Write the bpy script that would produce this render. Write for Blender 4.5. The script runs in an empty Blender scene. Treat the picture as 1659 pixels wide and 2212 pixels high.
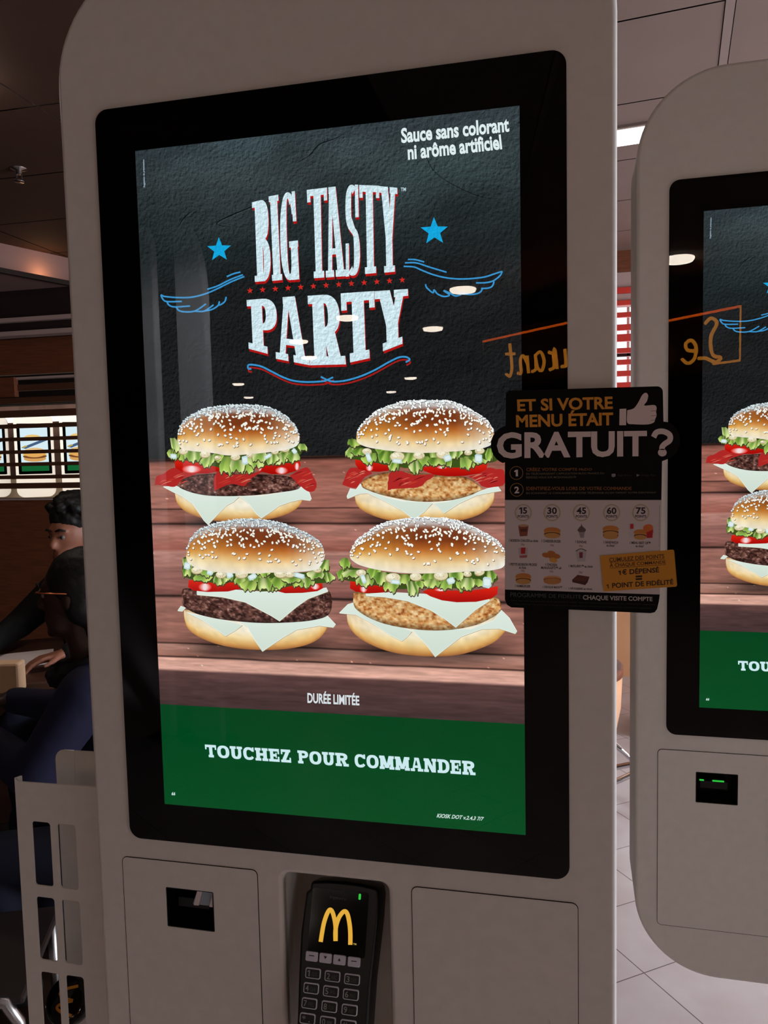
import bpy, bmesh, math, random
import numpy as np
from mathutils import Vector, Matrix

SC = bpy.context.scene
COL = SC.collection
random.seed(7)
RNG = np.random.default_rng(7)
ZC = 1.5                      # height of the display centre above the floor

# ------------------------------------------------------------------ camera
F_PX = 1696.03
RV = (0.07992653, 0.22501423, -0.01332113)
CAM = np.array([0.23818048, -0.77522499, 0.03462424 + ZC])
def rotv(r):
    r = np.array(r); t = np.linalg.norm(r); k = r / t
    K = np.array([[0, -k[2], k[1]], [k[2], 0, -k[0]], [-k[1], k[0], 0]])
    return np.eye(3) + math.sin(t) * K + (1 - math.cos(t)) * K @ K
RW = rotv(RV) @ np.array([[1, 0, 0], [0, 0, -1], [0, 1, 0]], float)
cam = bpy.data.cameras.new('camera')
cam.sensor_fit = 'VERTICAL'; cam.sensor_height = 24.0; cam.lens = F_PX / 2212 * 24.0
cam.clip_start = 0.02; cam.clip_end = 200
camo = bpy.data.objects.new('camera', cam); COL.objects.link(camo)
m = Matrix.Identity(4)
for i in range(3):
    m[i][0] = RW[0][i]; m[i][1] = -RW[1][i]; m[i][2] = -RW[2][i]; m[i][3] = CAM[i]
camo.matrix_world = m
SC.camera = camo

# ------------------------------------------------------------------ world, lights, exposure
SC.view_settings.view_transform = 'Standard'
SC.view_settings.look = 'None'
SC.view_settings.exposure = 0.0
SC.view_settings.gamma = 1.0
SC.view_settings.use_curve_mapping = False
SC.cycles.max_bounces = 6
SC.cycles.diffuse_bounces = 3
SC.cycles.glossy_bounces = 4
SC.cycles.transparent_max_bounces = 12
SC.cycles.caustics_reflective = False
SC.cycles.caustics_refractive = False
SC.cycles.use_denoising = True
w = bpy.data.worlds.new('daylight'); SC.world = w; w.use_nodes = True
w.node_tree.nodes['Background'].inputs[0].default_value = (0.92, 0.96, 1.0, 1)
w.node_tree.nodes['Background'].inputs[1].default_value = 1.25

def area(name, loc, aim, sx, sy, power, color):
    l = bpy.data.lights.new(name, 'AREA'); l.shape = 'RECTANGLE'; l.size = sx; l.size_y = sy
    l.energy = power; l.color = color
    o = bpy.data.objects.new(name, l); COL.objects.link(o)
    o.location = loc
    o.rotation_euler = (Vector(aim) - Vector(loc)).to_track_quat('-Z', 'Y').to_euler()
    return o
DAY = (0.89, 0.95, 1.06)
area('daylight_right_window', (4.9, 1.75, 1.5), (0.8, 1.3, -1.6), 3.0, 1.9, 275, DAY)
area('added_side_fill', (4.9, -4.1, 1.1), (1.8, -2.2, -1.2), 2.8, 0.8, 9, (1.0, 0.96, 0.94))  # added fill for the kiosk fronts, set at an unseen opening
area('daylight_rear_window', (1.6, 5.12, 1.9), (1.4, 2.0, 0.3), 4.0, 1.1, 24, DAY)

# ------------------------------------------------------------------ helpers: photograph pixel -> point on a real plane
def at(x, y, Y=0.0):
    d = RW.T @ np.array([(x - 829.5) / F_PX, (y - 1106) / F_PX, 1.0])
    return CAM + d * ((Y - CAM[1]) / d[1])
def onz(x, y, Z):
    d = RW.T @ np.array([(x - 829.5) / F_PX, (y - 1106) / F_PX, 1.0])
    return CAM + d * ((Z - CAM[2]) / d[2])
def plane_map(o, a, b, n):
    """mapper from pixels to 2-D coordinates (along a, along b) of the plane through o"""
    o = np.array(o, float); a = np.array(a, float); b = np.array(b, float); n = np.array(n, float)
    k = n @ (o - CAM)
    def f(X, Y):
        X = np.asarray(X, float).ravel(); Y = np.asarray(Y, float).ravel()
        D = np.stack([(X - 829.5) / F_PX, (Y - 1106) / F_PX, np.ones_like(X)], 1) @ RW
        P = CAM + D * (k / (D @ n))[:, None] - o
        return P @ a, P @ b
    return f

# ------------------------------------------------------------------ materials
def lin(c):
    c = np.asarray(c, float) / 255.0
    return np.where(c <= 0.04045, c / 12.92, ((c + 0.055) / 1.055) ** 2.4)
def mat(name, rgb, rough=0.6, metal=0.0, spec=0.4, noise=0.0, nscale=20.0, bump=0.0, stretch=None, emit=None, estr=0.0):
    m = bpy.data.materials.new(name); m.use_nodes = True
    nt = m.node_tree; b = nt.nodes['Principled BSDF']
    c = lin(rgb)
    b.inputs['Base Color'].default_value = (*c, 1)
    b.inputs['Roughness'].default_value = rough; b.inputs['Metallic'].default_value = metal
    b.inputs['Specular IOR Level'].default_value = spec
    if emit is not None:
        b.inputs['Emission Color'].default_value = (*lin(emit), 1); b.inputs['Emission Strength'].default_value = estr
    if noise or bump:
        tc = nt.nodes.new('ShaderNodeTexCoord'); mp = nt.nodes.new('ShaderNodeMapping')
        if stretch: mp.inputs['Scale'].default_value = stretch
        nt.links.new(tc.outputs['Object'], mp.inputs[0])
        n = nt.nodes.new('ShaderNodeTexNoise'); n.inputs['Scale'].default_value = nscale; n.inputs['Detail'].default_value = 5
        nt.links.new(mp.outputs[0], n.inputs['Vector'])
        if noise:
            r = nt.nodes.new('ShaderNodeValToRGB')
            r.color_ramp.elements[0].position = 0.3; r.color_ramp.elements[1].position = 0.7
            r.color_ramp.elements[0].color = (*(c * (1 - noise)), 1); r.color_ramp.elements[1].color = (*np.minimum(c * (1 + noise), 1), 1)
            nt.links.new(n.outputs['Fac'], r.inputs[0]); nt.links.new(r.outputs[0], b.inputs['Base Color'])
        if bump:
            bp = nt.nodes.new('ShaderNodeBump'); bp.inputs['Strength'].default_value = bump; bp.inputs['Distance'].default_value = 0.002
            nt.links.new(n.outputs['Fac'], bp.inputs['Height']); nt.links.new(bp.outputs[0], b.inputs['Normal'])
    return m
M = {}
M['white'] = mat('white_powder_coat', (226, 221, 214), 0.45, noise=0.03, nscale=60, bump=0.05)
M['black'] = mat('black_glass_back', (1, 1, 1), 0.6, spec=0.0)
M['plastic'] = mat('black_plastic', (14, 14, 15), 0.38, noise=0.2, nscale=80)
M['gloss'] = mat('gloss_black', (5, 5, 6), 0.08, spec=0.5)
M['seam'] = mat('panel_gap', (38, 32, 28), 0.8, spec=0.0)
M['key'] = mat('key_grey', (226, 226, 246), 0.35, noise=0.03)
M['keydark'] = mat('key_black', (10, 10, 11), 0.35)
M['keyring'] = mat('key_rim', (236, 240, 255), 0.25)
M['led'] = mat('green_led', (20, 120, 40), 0.4, emit=(40, 190, 60), estr=1.0)
M['silver'] = mat('brushed_steel', (180, 178, 178), 0.28, metal=1.0, noise=0.08, nscale=120, stretch=(1, 1, 12))
M['chrome'] = mat('chrome', (215, 215, 218), 0.12, metal=1.0)
M['ceil_r'] = mat('ceiling_tile', (140, 122, 113), 0.9, noise=0.05, nscale=3)
M['ceil_gap'] = mat('ceiling_joint', (52, 40, 34), 0.9)
M['ceil_bar'] = mat('ceiling_runner', (150, 134, 126), 0.7)
M['ceil_l'] = mat('dimmed_ceiling_board', (72, 47, 33), 0.85, noise=0.12, nscale=2.5)  # same ceiling as the right-hand tiles, dimness put into the colour
M['wood'] = mat('brown_wood', (118, 66, 40), 0.55, noise=0.25, nscale=6, stretch=(1, 6, 14))
M['slat'] = mat('dark_slat_wood', (92, 54, 36), 0.6, noise=0.2, nscale=8, stretch=(1, 6, 14))
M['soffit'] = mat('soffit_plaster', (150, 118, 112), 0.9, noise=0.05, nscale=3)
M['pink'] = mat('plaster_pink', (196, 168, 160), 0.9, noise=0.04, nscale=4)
M['orange'] = mat('orange_panel', (214, 156, 112), 0.6, noise=0.04, nscale=5)
M['red'] = mat('red_slat', (222, 62, 50), 0.5, noise=0.06, nscale=10)
M['cream'] = mat('cream_wall', (224, 208, 188), 0.8, noise=0.03, nscale=3)
M['dark'] = mat('dark_panel', (40, 26, 20), 0.8, noise=0.2, nscale=4)
M['kitchen'] = mat('brown_grey_kitchen_wall', (104, 78, 70), 0.7, noise=0.35, nscale=3, stretch=(1, 1, .4))
M['fascia'] = mat('lit_white_fascia', (255, 250, 240), 0.5, emit=(255, 244, 232), estr=1.1)
M['grey'] = mat('grey_frame', (120, 116, 116), 0.5)
M['lamp'] = mat('lamp_diffuser', (255, 250, 240), 0.5, emit=(255, 240, 222), estr=36)
M['panel_lamp'] = mat('panel_lamp_diffuser', (255, 255, 255), 0.5, emit=(255, 250, 246), estr=4)
M['skin_b'] = mat('skin', (150, 96, 74), 0.5, noise=0.06, nscale=30)
M['skin_d'] = mat('dark_skin', (58, 36, 28), 0.5, noise=0.06, nscale=30)
M['brass'] = mat('orange_metal', (220, 120, 70), 0.3, metal=.6)
M['hair'] = mat('black_hair', (12, 9, 8), 0.6, noise=0.4, nscale=90, bump=0.6)
M['navy'] = mat('navy_cloth', (14, 15, 46), 0.8, noise=0.15, nscale=40, bump=0.2)
M['blackcloth'] = mat('black_cloth', (9, 8, 9), 0.85, noise=0.2, nscale=40, bump=0.2)
M['fur'] = mat('black_fur', (14, 12, 12), 0.9, noise=0.4, nscale=120, bump=0.8)
M['jeans'] = mat('dark_denim', (22, 26, 44), 0.85, noise=0.15, nscale=60)
M['table'] = mat('dark_table_top', (72, 46, 34), 0.4, noise=0.15, nscale=8, stretch=(1, 6, 1))
M['paper'] = mat('white_paper', (226, 212, 214), 0.8, noise=0.02)
M['bag'] = mat('cream_paper_bag', (226, 188, 150), 0.8, noise=0.05, nscale=20)
M['shell'] = mat('peach_seat_shell', (224, 172, 132), 0.35, noise=0.03)
M['yellow'] = mat('yellow_print', (236, 170, 40), 0.5)

def floor_mat():
    m = bpy.data.materials.new('floor_tiles'); m.use_nodes = True
    nt = m.node_tree; b = nt.nodes['Principled BSDF']; L = nt.links
    tc = nt.nodes.new('ShaderNodeTexCoord'); mp = nt.nodes.new('ShaderNodeMapping')
    # grout directions measured on the floor; one joint crossing is put at the mapping's origin
    ang = math.atan2(0.586, 0.81)
    mp.vector_type = 'TEXTURE'
    mp.inputs['Location'].default_value = (0.46, 1.51, 0); mp.inputs['Rotation'].default_value = (0, 0, ang)
    L.new(tc.outputs['Object'], mp.inputs[0])
    br = nt.nodes.new('ShaderNodeTexBrick'); br.offset = 0.0; br.squash = 1.0
    br.inputs['Scale'].default_value = 1.0; br.inputs['Brick Width'].default_value = 0.30; br.inputs['Row Height'].default_value = 0.30
    br.inputs['Mortar Size'].default_value = 0.0018; br.inputs['Mortar Smooth'].default_value = 0.1
    br.inputs['Color1'].default_value = (*lin((214, 203, 200)), 1); br.inputs['Color2'].default_value = (*lin((206, 196, 196)), 1)
    br.inputs['Mortar'].default_value = (*lin((96, 84, 82)), 1)
    L.new(mp.outputs[0], br.inputs['Vector'])
    n = nt.nodes.new('ShaderNodeTexNoise'); n.inputs['Scale'].default_value = 5; n.inputs['Detail'].default_value = 6
    L.new(tc.outputs['Object'], n.inputs['Vector'])
    mx = nt.nodes.new('ShaderNodeMix'); mx.data_type = 'RGBA'; mx.blend_type = 'MULTIPLY'; mx.inputs[0].default_value = 0.35
    rp = nt.nodes.new('ShaderNodeValToRGB'); rp.color_ramp.elements[0].position = 0.35; rp.color_ramp.elements[1].position = 0.65
    rp.color_ramp.elements[0].color = (*lin((214, 196, 194)), 1); rp.color_ramp.elements[1].color = (1, 1, 1, 1)
    L.new(n.outputs['Fac'], rp.inputs[0]); L.new(br.outputs['Color'], mx.inputs[6]); L.new(rp.outputs[0], mx.inputs[7])
    L.new(mx.outputs[2], b.inputs['Base Color'])
    b.inputs['Roughness'].default_value = 0.3; b.inputs['Specular IOR Level'].default_value = 0.5
    bp = nt.nodes.new('ShaderNodeBump'); bp.inputs['Strength'].default_value = 0.3; bp.inputs['Distance'].default_value = 0.001; bp.invert = True
    L.new(br.outputs['Fac'], bp.inputs['Height']); L.new(bp.outputs[0], b.inputs['Normal'])
    return m
M['floor'] = floor_mat()
M['floor_dark'] = mat('dark_floor_boards', (44, 27, 19), 0.45, noise=0.2, nscale=5, stretch=(1, 8, 1))

def print_mat(name, emissive, rough=0.5, emb=2.0):
    """ink / lit pixels: colour per point, alpha = how much of the slate relief the picture shows there"""
    m = bpy.data.materials.new(name); m.use_nodes = True
    nt = m.node_tree; L = nt.links
    at_ = nt.nodes.new('ShaderNodeAttribute'); at_.attribute_name = 'Col'
    if not emissive:
        b = nt.nodes['Principled BSDF']; b.inputs['Roughness'].default_value = rough
        L.new(at_.outputs['Color'], b.inputs['Base Color'])
        return m
    nt.nodes.remove(nt.nodes['Principled BSDF'])
    tc = nt.nodes.new('ShaderNodeTexCoord')
    ns = []
    for d in ((0, 0, 0), (0.0008, 0, -0.0010)):
        mp = nt.nodes.new('ShaderNodeMapping'); mp.inputs['Location'].default_value = d
        L.new(tc.outputs['Object'], mp.inputs[0])
        n = nt.nodes.new('ShaderNodeTexNoise'); n.inputs['Scale'].default_value = 300; n.inputs['Detail'].default_value = 4
        n.inputs['Roughness'].default_value = 0.62
        L.new(mp.outputs[0], n.inputs['Vector']); ns.append(n)
    def math_(op, a, b_=None):
        q = nt.nodes.new('ShaderNodeMath'); q.operation = op
        for i, v in enumerate((a, b_)):
            if v is None: continue
            if isinstance(v, (int, float)): q.inputs[i].default_value = v
            else: L.new(v, q.inputs[i])
        return q.outputs[0]
    d = math_('SUBTRACT', ns[0].outputs['Fac'], ns[1].outputs['Fac'])
    f = math_('MAXIMUM', math_('ADD', math_('MULTIPLY', math_('MULTIPLY', d, at_.outputs['Alpha']), emb), 1.0), 0.15)
    vm = nt.nodes.new('ShaderNodeVectorMath'); vm.operation = 'SCALE'
    L.new(at_.outputs['Color'], vm.inputs[0]); L.new(f, vm.inputs['Scale'])
    e = nt.nodes.new('ShaderNodeEmission'); L.new(vm.outputs[0], e.inputs[0]); e.inputs[1].default_value = 1.0
    L.new(e.outputs[0], nt.nodes['Material Output'].inputs[0])
    try: m.cycles.emission_sampling = 'NONE'
    except Exception: pass
    return m
M['pixels'] = print_mat('lit_display_pixels', True, emb=3.2)
M['ink'] = print_mat('printed_ink', False)

def glass_mat():
    m = bpy.data.materials.new('cover_glass'); m.use_nodes = True
    nt = m.node_tree; L = nt.links; nt.nodes.remove(nt.nodes['Principled BSDF'])
    t = nt.nodes.new('ShaderNodeBsdfTransparent'); g = nt.nodes.new('ShaderNodeBsdfGlossy'); g.inputs['Roughness'].default_value = 0.0
    fr = nt.nodes.new('ShaderNodeFresnel'); fr.inputs['IOR'].default_value = 1.43
    mx = nt.nodes.new('ShaderNodeMixShader')
    L.new(fr.outputs[0], mx.inputs[0]); L.new(t.outputs[0], mx.inputs[1]); L.new(g.outputs[0], mx.inputs[2])
    L.new(mx.outputs[0], nt.nodes['Material Output'].inputs[0])
    return m
M['glass'] = glass_mat()
M['neon_o'] = mat('orange_neon', (255, 120, 40), 0.4, emit=(255, 104, 24), estr=9)
M['neon_y'] = mat('yellow_neon', (255, 190, 90), 0.4, emit=(255, 164, 52), estr=7)

# ------------------------------------------------------------------ object helpers
def tag(o, label=None, cat=None, group=None, kind=None):
    if label: o['label'] = label
    if cat: o['category'] = cat
    if group: o['group'] = group
    if kind: o['kind'] = kind
    return o
def thing(name, label, cat, loc=(0, 0, 0), rz=0, group=None):
    o = bpy.data.objects.new(name, None); COL.objects.link(o); o.empty_display_size = 0.1
    o.location = loc; o.rotation_euler = (0, 0, rz)
    return tag(o, label, cat, group)
def mesh(name, v, f, m, parent=None, smooth=False):
    me = bpy.data.meshes.new(name); me.from_pydata([tuple(map(float, p)) for p in v], [], f); me.update()
    if smooth: me.polygons.foreach_set('use_smooth', [True] * len(me.polygons))
    if m: me.materials.append(m)
    o = bpy.data.objects.new(name, me); COL.objects.link(o)
    if parent: o.parent = parent
    return o
def from_bm(name, bm, m, parent=None, smooth=False):
    bmesh.ops.recalc_face_normals(bm, faces=bm.faces)
    me = bpy.data.meshes.new(name); bm.to_mesh(me); bm.free()
    if smooth: me.polygons.foreach_set('use_smooth', [True] * len(me.polygons))
    if m: me.materials.append(m)
    o = bpy.data.objects.new(name, me); COL.objects.link(o)
    if parent: o.parent = parent
    return o
def bm_box(bm, a, b, bev=0.0, seg=2, mtx=None):
    r = bmesh.ops.create_cube(bm, size=1.0)
    vs = r['verts']
    for v in vs:
        v.co = Vector([(a[i] + b[i]) / 2 + v.co[i] * (b[i] - a[i]) for i in range(3)])
    if bev > 0:
        es = list({e for v in vs for e in v.link_edges})
        q = bmesh.ops.bevel(bm, geom=es, offset=bev, segments=seg, affect='EDGES', profile=0.5)
        vs = list({v for f in q['faces'] for v in f.verts} | {v for v in vs if v.is_valid})
    if mtx is not None:
        for v in vs: v.co = mtx @ v.co
    return vs
def box(name, a, b, m, parent=None, bev=0.0, mtx=None):
    bm = bmesh.new(); bm_box(bm, a, b, bev, mtx=mtx); return from_bm(name, bm, m, parent)
def bm_tube(bm, pts, r, n=10, close=False):
    pts = [Vector(p) for p in pts]; rings = []
    rr = r if isinstance(r, (list, tuple)) else [r] * len(pts)
    up = None
    for i, p in enumerate(pts):
        t = (pts[min(i + 1, len(pts) - 1)] - pts[max(i - 1, 0)]).normalized()
        if up is None:
            up = t.orthogonal().normalized()
        up = (up - t * up.dot(t)).normalized(); s = t.cross(up)
        rings.append([bm.verts.new(p + (up * math.cos(2 * math.pi * k / n) + s * math.sin(2 * math.pi * k / n)) * rr[i]) for k in range(n)])
    for a, b in zip(rings[:-1], rings[1:]):
        for k in range(n): bm.faces.new((a[k], a[(k + 1) % n], b[(k + 1) % n], b[k]))
    bm.faces.new(rings[0][::-1]); bm.faces.new(rings[-1])
def tube(name, pts, r, m, parent=None, n=10):
    bm = bmesh.new(); bm_tube(bm, pts, r, n); return from_bm(name, bm, m, parent, True)
def lathe(name, prof, m, parent=None, n=32, loc=(0, 0, 0), smooth=True):
    bm = bmesh.new(); rings = []
    for r, z in prof:
        rings.append([bm.verts.new((loc[0] + r * math.cos(2 * math.pi * k / n), loc[1] + r * math.sin(2 * math.pi * k / n), loc[2] + z)) for k in range(n)])
    for a, b in zip(rings[:-1], rings[1:]):
        for k in range(n): bm.faces.new((a[k], a[(k + 1) % n], b[(k + 1) % n], b[k]))
    bm.faces.new(rings[0][::-1]); bm.faces.new(rings[-1])
    return from_bm(name, bm, m, parent, smooth)
def rrect(x0, z0, x1, z1, r, n=7):
    out = []
    for cx, cz, a0 in ((x1 - r, z1 - r, 0), (x0 + r, z1 - r, 90), (x0 + r, z0 + r, 180), (x1 - r, z0 + r, 270)):
        for k in range(n + 1):
            a = math.radians(a0 + 90 * k / n); out.append((cx + r * math.cos(a), cz + r * math.sin(a)))
    return out
def plate(name, outlines, y0, y1, m, parent=None, bev=0.0, frame=None):
    """upright sheet with holes: first outline minus the others, from y0 (front) to y1 (back)"""
    cu = bpy.data.curves.new(name, 'CURVE'); cu.dimensions = '2D'; cu.fill_mode = 'BOTH'
    cu.extrude = abs(y1 - y0) / 2 - bev; cu.bevel_depth = bev; cu.bevel_resolution = 2; cu.offset = -bev
    for pts in outlines:
        s = cu.splines.new('POLY'); s.points.add(len(pts) - 1)
        for i, (x, z) in enumerate(pts): s.points[i].co = (x, z, 0, 1)
        s.use_cyclic_u = True
    t = bpy.data.objects.new('tmp', cu)
    me = bpy.data.meshes.new_from_object(t); bpy.data.objects.remove(t); bpy.data.curves.remove(cu)
    ym = (y0 + y1) / 2
    for v in me.vertices:
        x, z, h = v.co
        v.co = (x, ym - h, z) if frame is None else frame(x, z, h - ym)
    me.name = name; me.materials.clear(); me.materials.append(m)
    me.polygons.foreach_set('material_index', [0] * len(me.polygons))
    bm = bmesh.new(); bm.from_mesh(me); bmesh.ops.remove_doubles(bm, verts=bm.verts, dist=1e-5)
    bmesh.ops.recalc_face_normals(bm, faces=bm.faces); bm.to_mesh(me); bm.free()
    o = bpy.data.objects.new(name, me); COL.objects.link(o)
    if parent: o.parent = parent
    return o
def copy_tree(o, parent=None):
    c = o.copy(); COL.objects.link(c)
    if parent: c.parent = parent
    for ch in [q for q in bpy.data.objects if q.parent == o]: copy_tree(ch, c)
    return c

# ------------------------------------------------------------------ pictures (flat print, display content) as real polygons on their plane
def catmull(pts, n=6):
    P = [np.array(p, float) for p in pts]; P = [2 * P[0] - P[1]] + P + [2 * P[-1] - P[-2]]; out = []
    for i in range(1, len(P) - 2):
        for k in range(n):
            t = k / n
            out.append(0.5 * ((2 * P[i]) + (P[i + 1] - P[i - 1]) * t + (2 * P[i - 1] - 5 * P[i] + 4 * P[i + 1] - P[i + 2]) * t * t + (3 * P[i] - P[i - 1] - 3 * P[i + 1] + P[i + 2]) * t ** 3))
    out.append(P[-2]); return np.array(out)
_TX = {}
def text_geo(s, off):
    if (s, off) in _TX: return _TX[(s, off)]
    c = bpy.data.curves.new('t', 'FONT'); c.body = s; c.offset = off; c.resolution_u = 3
    o = bpy.data.objects.new('t', c); me = bpy.data.meshes.new_from_object(o)
    v = np.array([q.co[:2] for q in me.vertices]); f = [tuple(p.vertices) for p in me.polygons]
    bpy.data.objects.remove(o); bpy.data.curves.remove(c); bpy.data.meshes.remove(me)
    lo, hi = v.min(0), v.max(0); v = (v - lo) / (hi - lo)
    _TX[(s, off)] = (v, f); return v, f
class Pic:
    def __init__(self, fmap): self.fmap = fmap; self.v = []; self.c = []; self.f = []; self.n = 0; self.k = 0
    def _add(self, X, Y, col, faces, layer, tex):
        a, b = self.fmap(X, Y); n = len(a)
        self.v.append(np.stack([a, b, np.full(n, float(layer))], 1))
        col = np.asarray(col, float)
        if col.ndim == 1: col = np.tile(col, (n, 1))
        cc = np.ones((n, 4)); cc[:, :3] = lin(np.clip(col, 0, 255)); cc[:, 3] = tex
        self.c.append(cc); k = self.n
        self.f.extend([tuple(i + k for i in q) for q in faces]); self.n += n
    def poly(self, pts, col, layer, tex=0.0):
        p = np.array(pts, float); self._add(p[:, 0], p[:, 1], col, [tuple(range(len(p)))], layer, tex)
    def blob(self, pts, col, layer, tex=0.0, n=4):
        p = list(pts) + [pts[0]]; q = catmull(p, n)[:-1]; self.poly(q, col, layer, tex)
    def stroke(self, pts, wd, col, layer, tex=0.0, smooth=True, taper=False):
        p = catmull(pts, 6) if smooth and len(pts) > 2 else np.array(pts, float)
        t = np.gradient(p, axis=0); t /= np.linalg.norm(t, axis=1)[:, None] + 1e-9
        nn = np.stack([-t[:, 1], t[:, 0]], 1) * wd / 2
        if taper: nn *= np.sin(np.linspace(0.15, math.pi - 0.15, len(p)))[:, None]
        a, b = p + nn, p - nn; n = len(p); q = np.concatenate([a, b])
        self._add(q[:, 0], q[:, 1], col, [(i, i + 1, n + i + 1, n + i) for i in range(n - 1)], layer, tex)
    def ell(self, cx, cy, rx, ry, ang, col, layer, n=12, tex=0.0):
        a = np.linspace(0, 2 * math.pi, n, endpoint=False); u, v = rx * np.cos(a), ry * np.sin(a); c, s = math.cos(ang), math.sin(ang)
        self.poly(np.stack([cx + u * c - v * s, cy + u * s + v * c], 1), col, layer, tex)
    def ring(self, cx, cy, r, wd, col, layer, n=28):
        a = np.linspace(0, 2 * math.pi, n + 1); self.stroke(np.stack([cx + r * np.cos(a), cy + r * np.sin(a)], 1), wd, col, layer, smooth=False)
    def star(self, cx, cy, r, col, layer, rot=0.0, tex=0.0):
        p = [(cx + (r if i % 2 == 0 else r * 0.42) * math.sin(rot + i * math.pi / 5), cy - (r if i % 2 == 0 else r * 0.42) * math.cos(rot + i * math.pi / 5)) for i in range(10)]
        self.poly(p, col, layer, tex)
    def grid(self, XY, cf, nu, nv, layer, tex=0.0):
        U, V = np.meshgrid(np.linspace(0, 1, nu), np.linspace(0, 1, nv)); U, V = U.ravel(), V.ravel()
        X, Y = XY(U, V); C = cf(U, V, X, Y)
        F = [(j * nu + i, j * nu + i + 1, (j + 1) * nu + i + 1, (j + 1) * nu + i) for j in range(nv - 1) for i in range(nu - 1)]
        self._add(X, Y, C, F, layer, tex)
    def quadmap(self, Q, u, v):   # u right, v up
        TL, TR, BR, BL = [np.array(q, float) for q in Q]; u = np.asarray(u)[:, None]; v = np.asarray(v)[:, None]
        return (TL * (1 - u) + TR * u) * v + (BL * (1 - u) + BR * u) * (1 - v)
    def text(self, s, Q, col, layer, off=0.02, tex=0.0, shear=0.0):
        v, f = text_geo(s, off); p = self.quadmap(Q, v[:, 0] + shear * v[:, 1], v[:, 1])
        self._add(p[:, 0], p[:, 1], col, f, layer, tex)
    def build(self, name, m, frame, parent=None, step=2e-5):
        v = np.concatenate(self.v); me = bpy.data.meshes.new(name)
        pts = np.array([frame(a, b, l * step) for a, b, l in v])
        me.from_pydata(pts.tolist(), [], self.f); me.update()
        ca = me.color_attributes.new('Col', 'FLOAT_COLOR', 'POINT'); ca.data.foreach_set('color', np.concatenate(self.c).astype('f').ravel())
        me.materials.append(m)
        o = bpy.data.objects.new(name, me); COL.objects.link(o)
        if parent: o.parent = parent
        return o
# value noise for the pictured food and planks
def vnoise(x, y, seed=0):
    xi, yi = np.floor(x).astype(int), np.floor(y).astype(int); fx, fy = x - xi, y - yi
    fx = fx * fx * (3 - 2 * fx); fy = fy * fy * (3 - 2 * fy)
    def h(a, b):
        n = (a * 374761393 + b * 668265263 + seed * 974634) & 0x7fffffff; n = ((n ^ (n >> 13)) * 1274126177) & 0x7fffffff
        return ((n ^ (n >> 16)) & 0xffff) / 65535.0
    return (h(xi, yi) * (1 - fx) + h(xi + 1, yi) * fx) * (1 - fy) + (h(xi, yi + 1) * (1 - fx) + h(xi + 1, yi + 1) * fx) * fy
def fbm(x, y, seed=0, o=4):
    s = 0; a = 0.5
    for i in range(o): s = s + a * vnoise(x * 2 ** i, y * 2 ** i, seed + i); a *= 0.5
    return s / (1 - 0.5 ** o)
def mixc(a, b, t): t = np.clip(np.asarray(t), 0, 1)[:, None]; return np.asarray(a, float) * (1 - t) + np.asarray(b, float) * t
def ramp(t, stops):
    t = np.asarray(t); xs = [s[0] for s in stops]
    return np.stack([np.interp(t, xs, [s[1][k] for s in stops]) for k in range(3)], 1)

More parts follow.
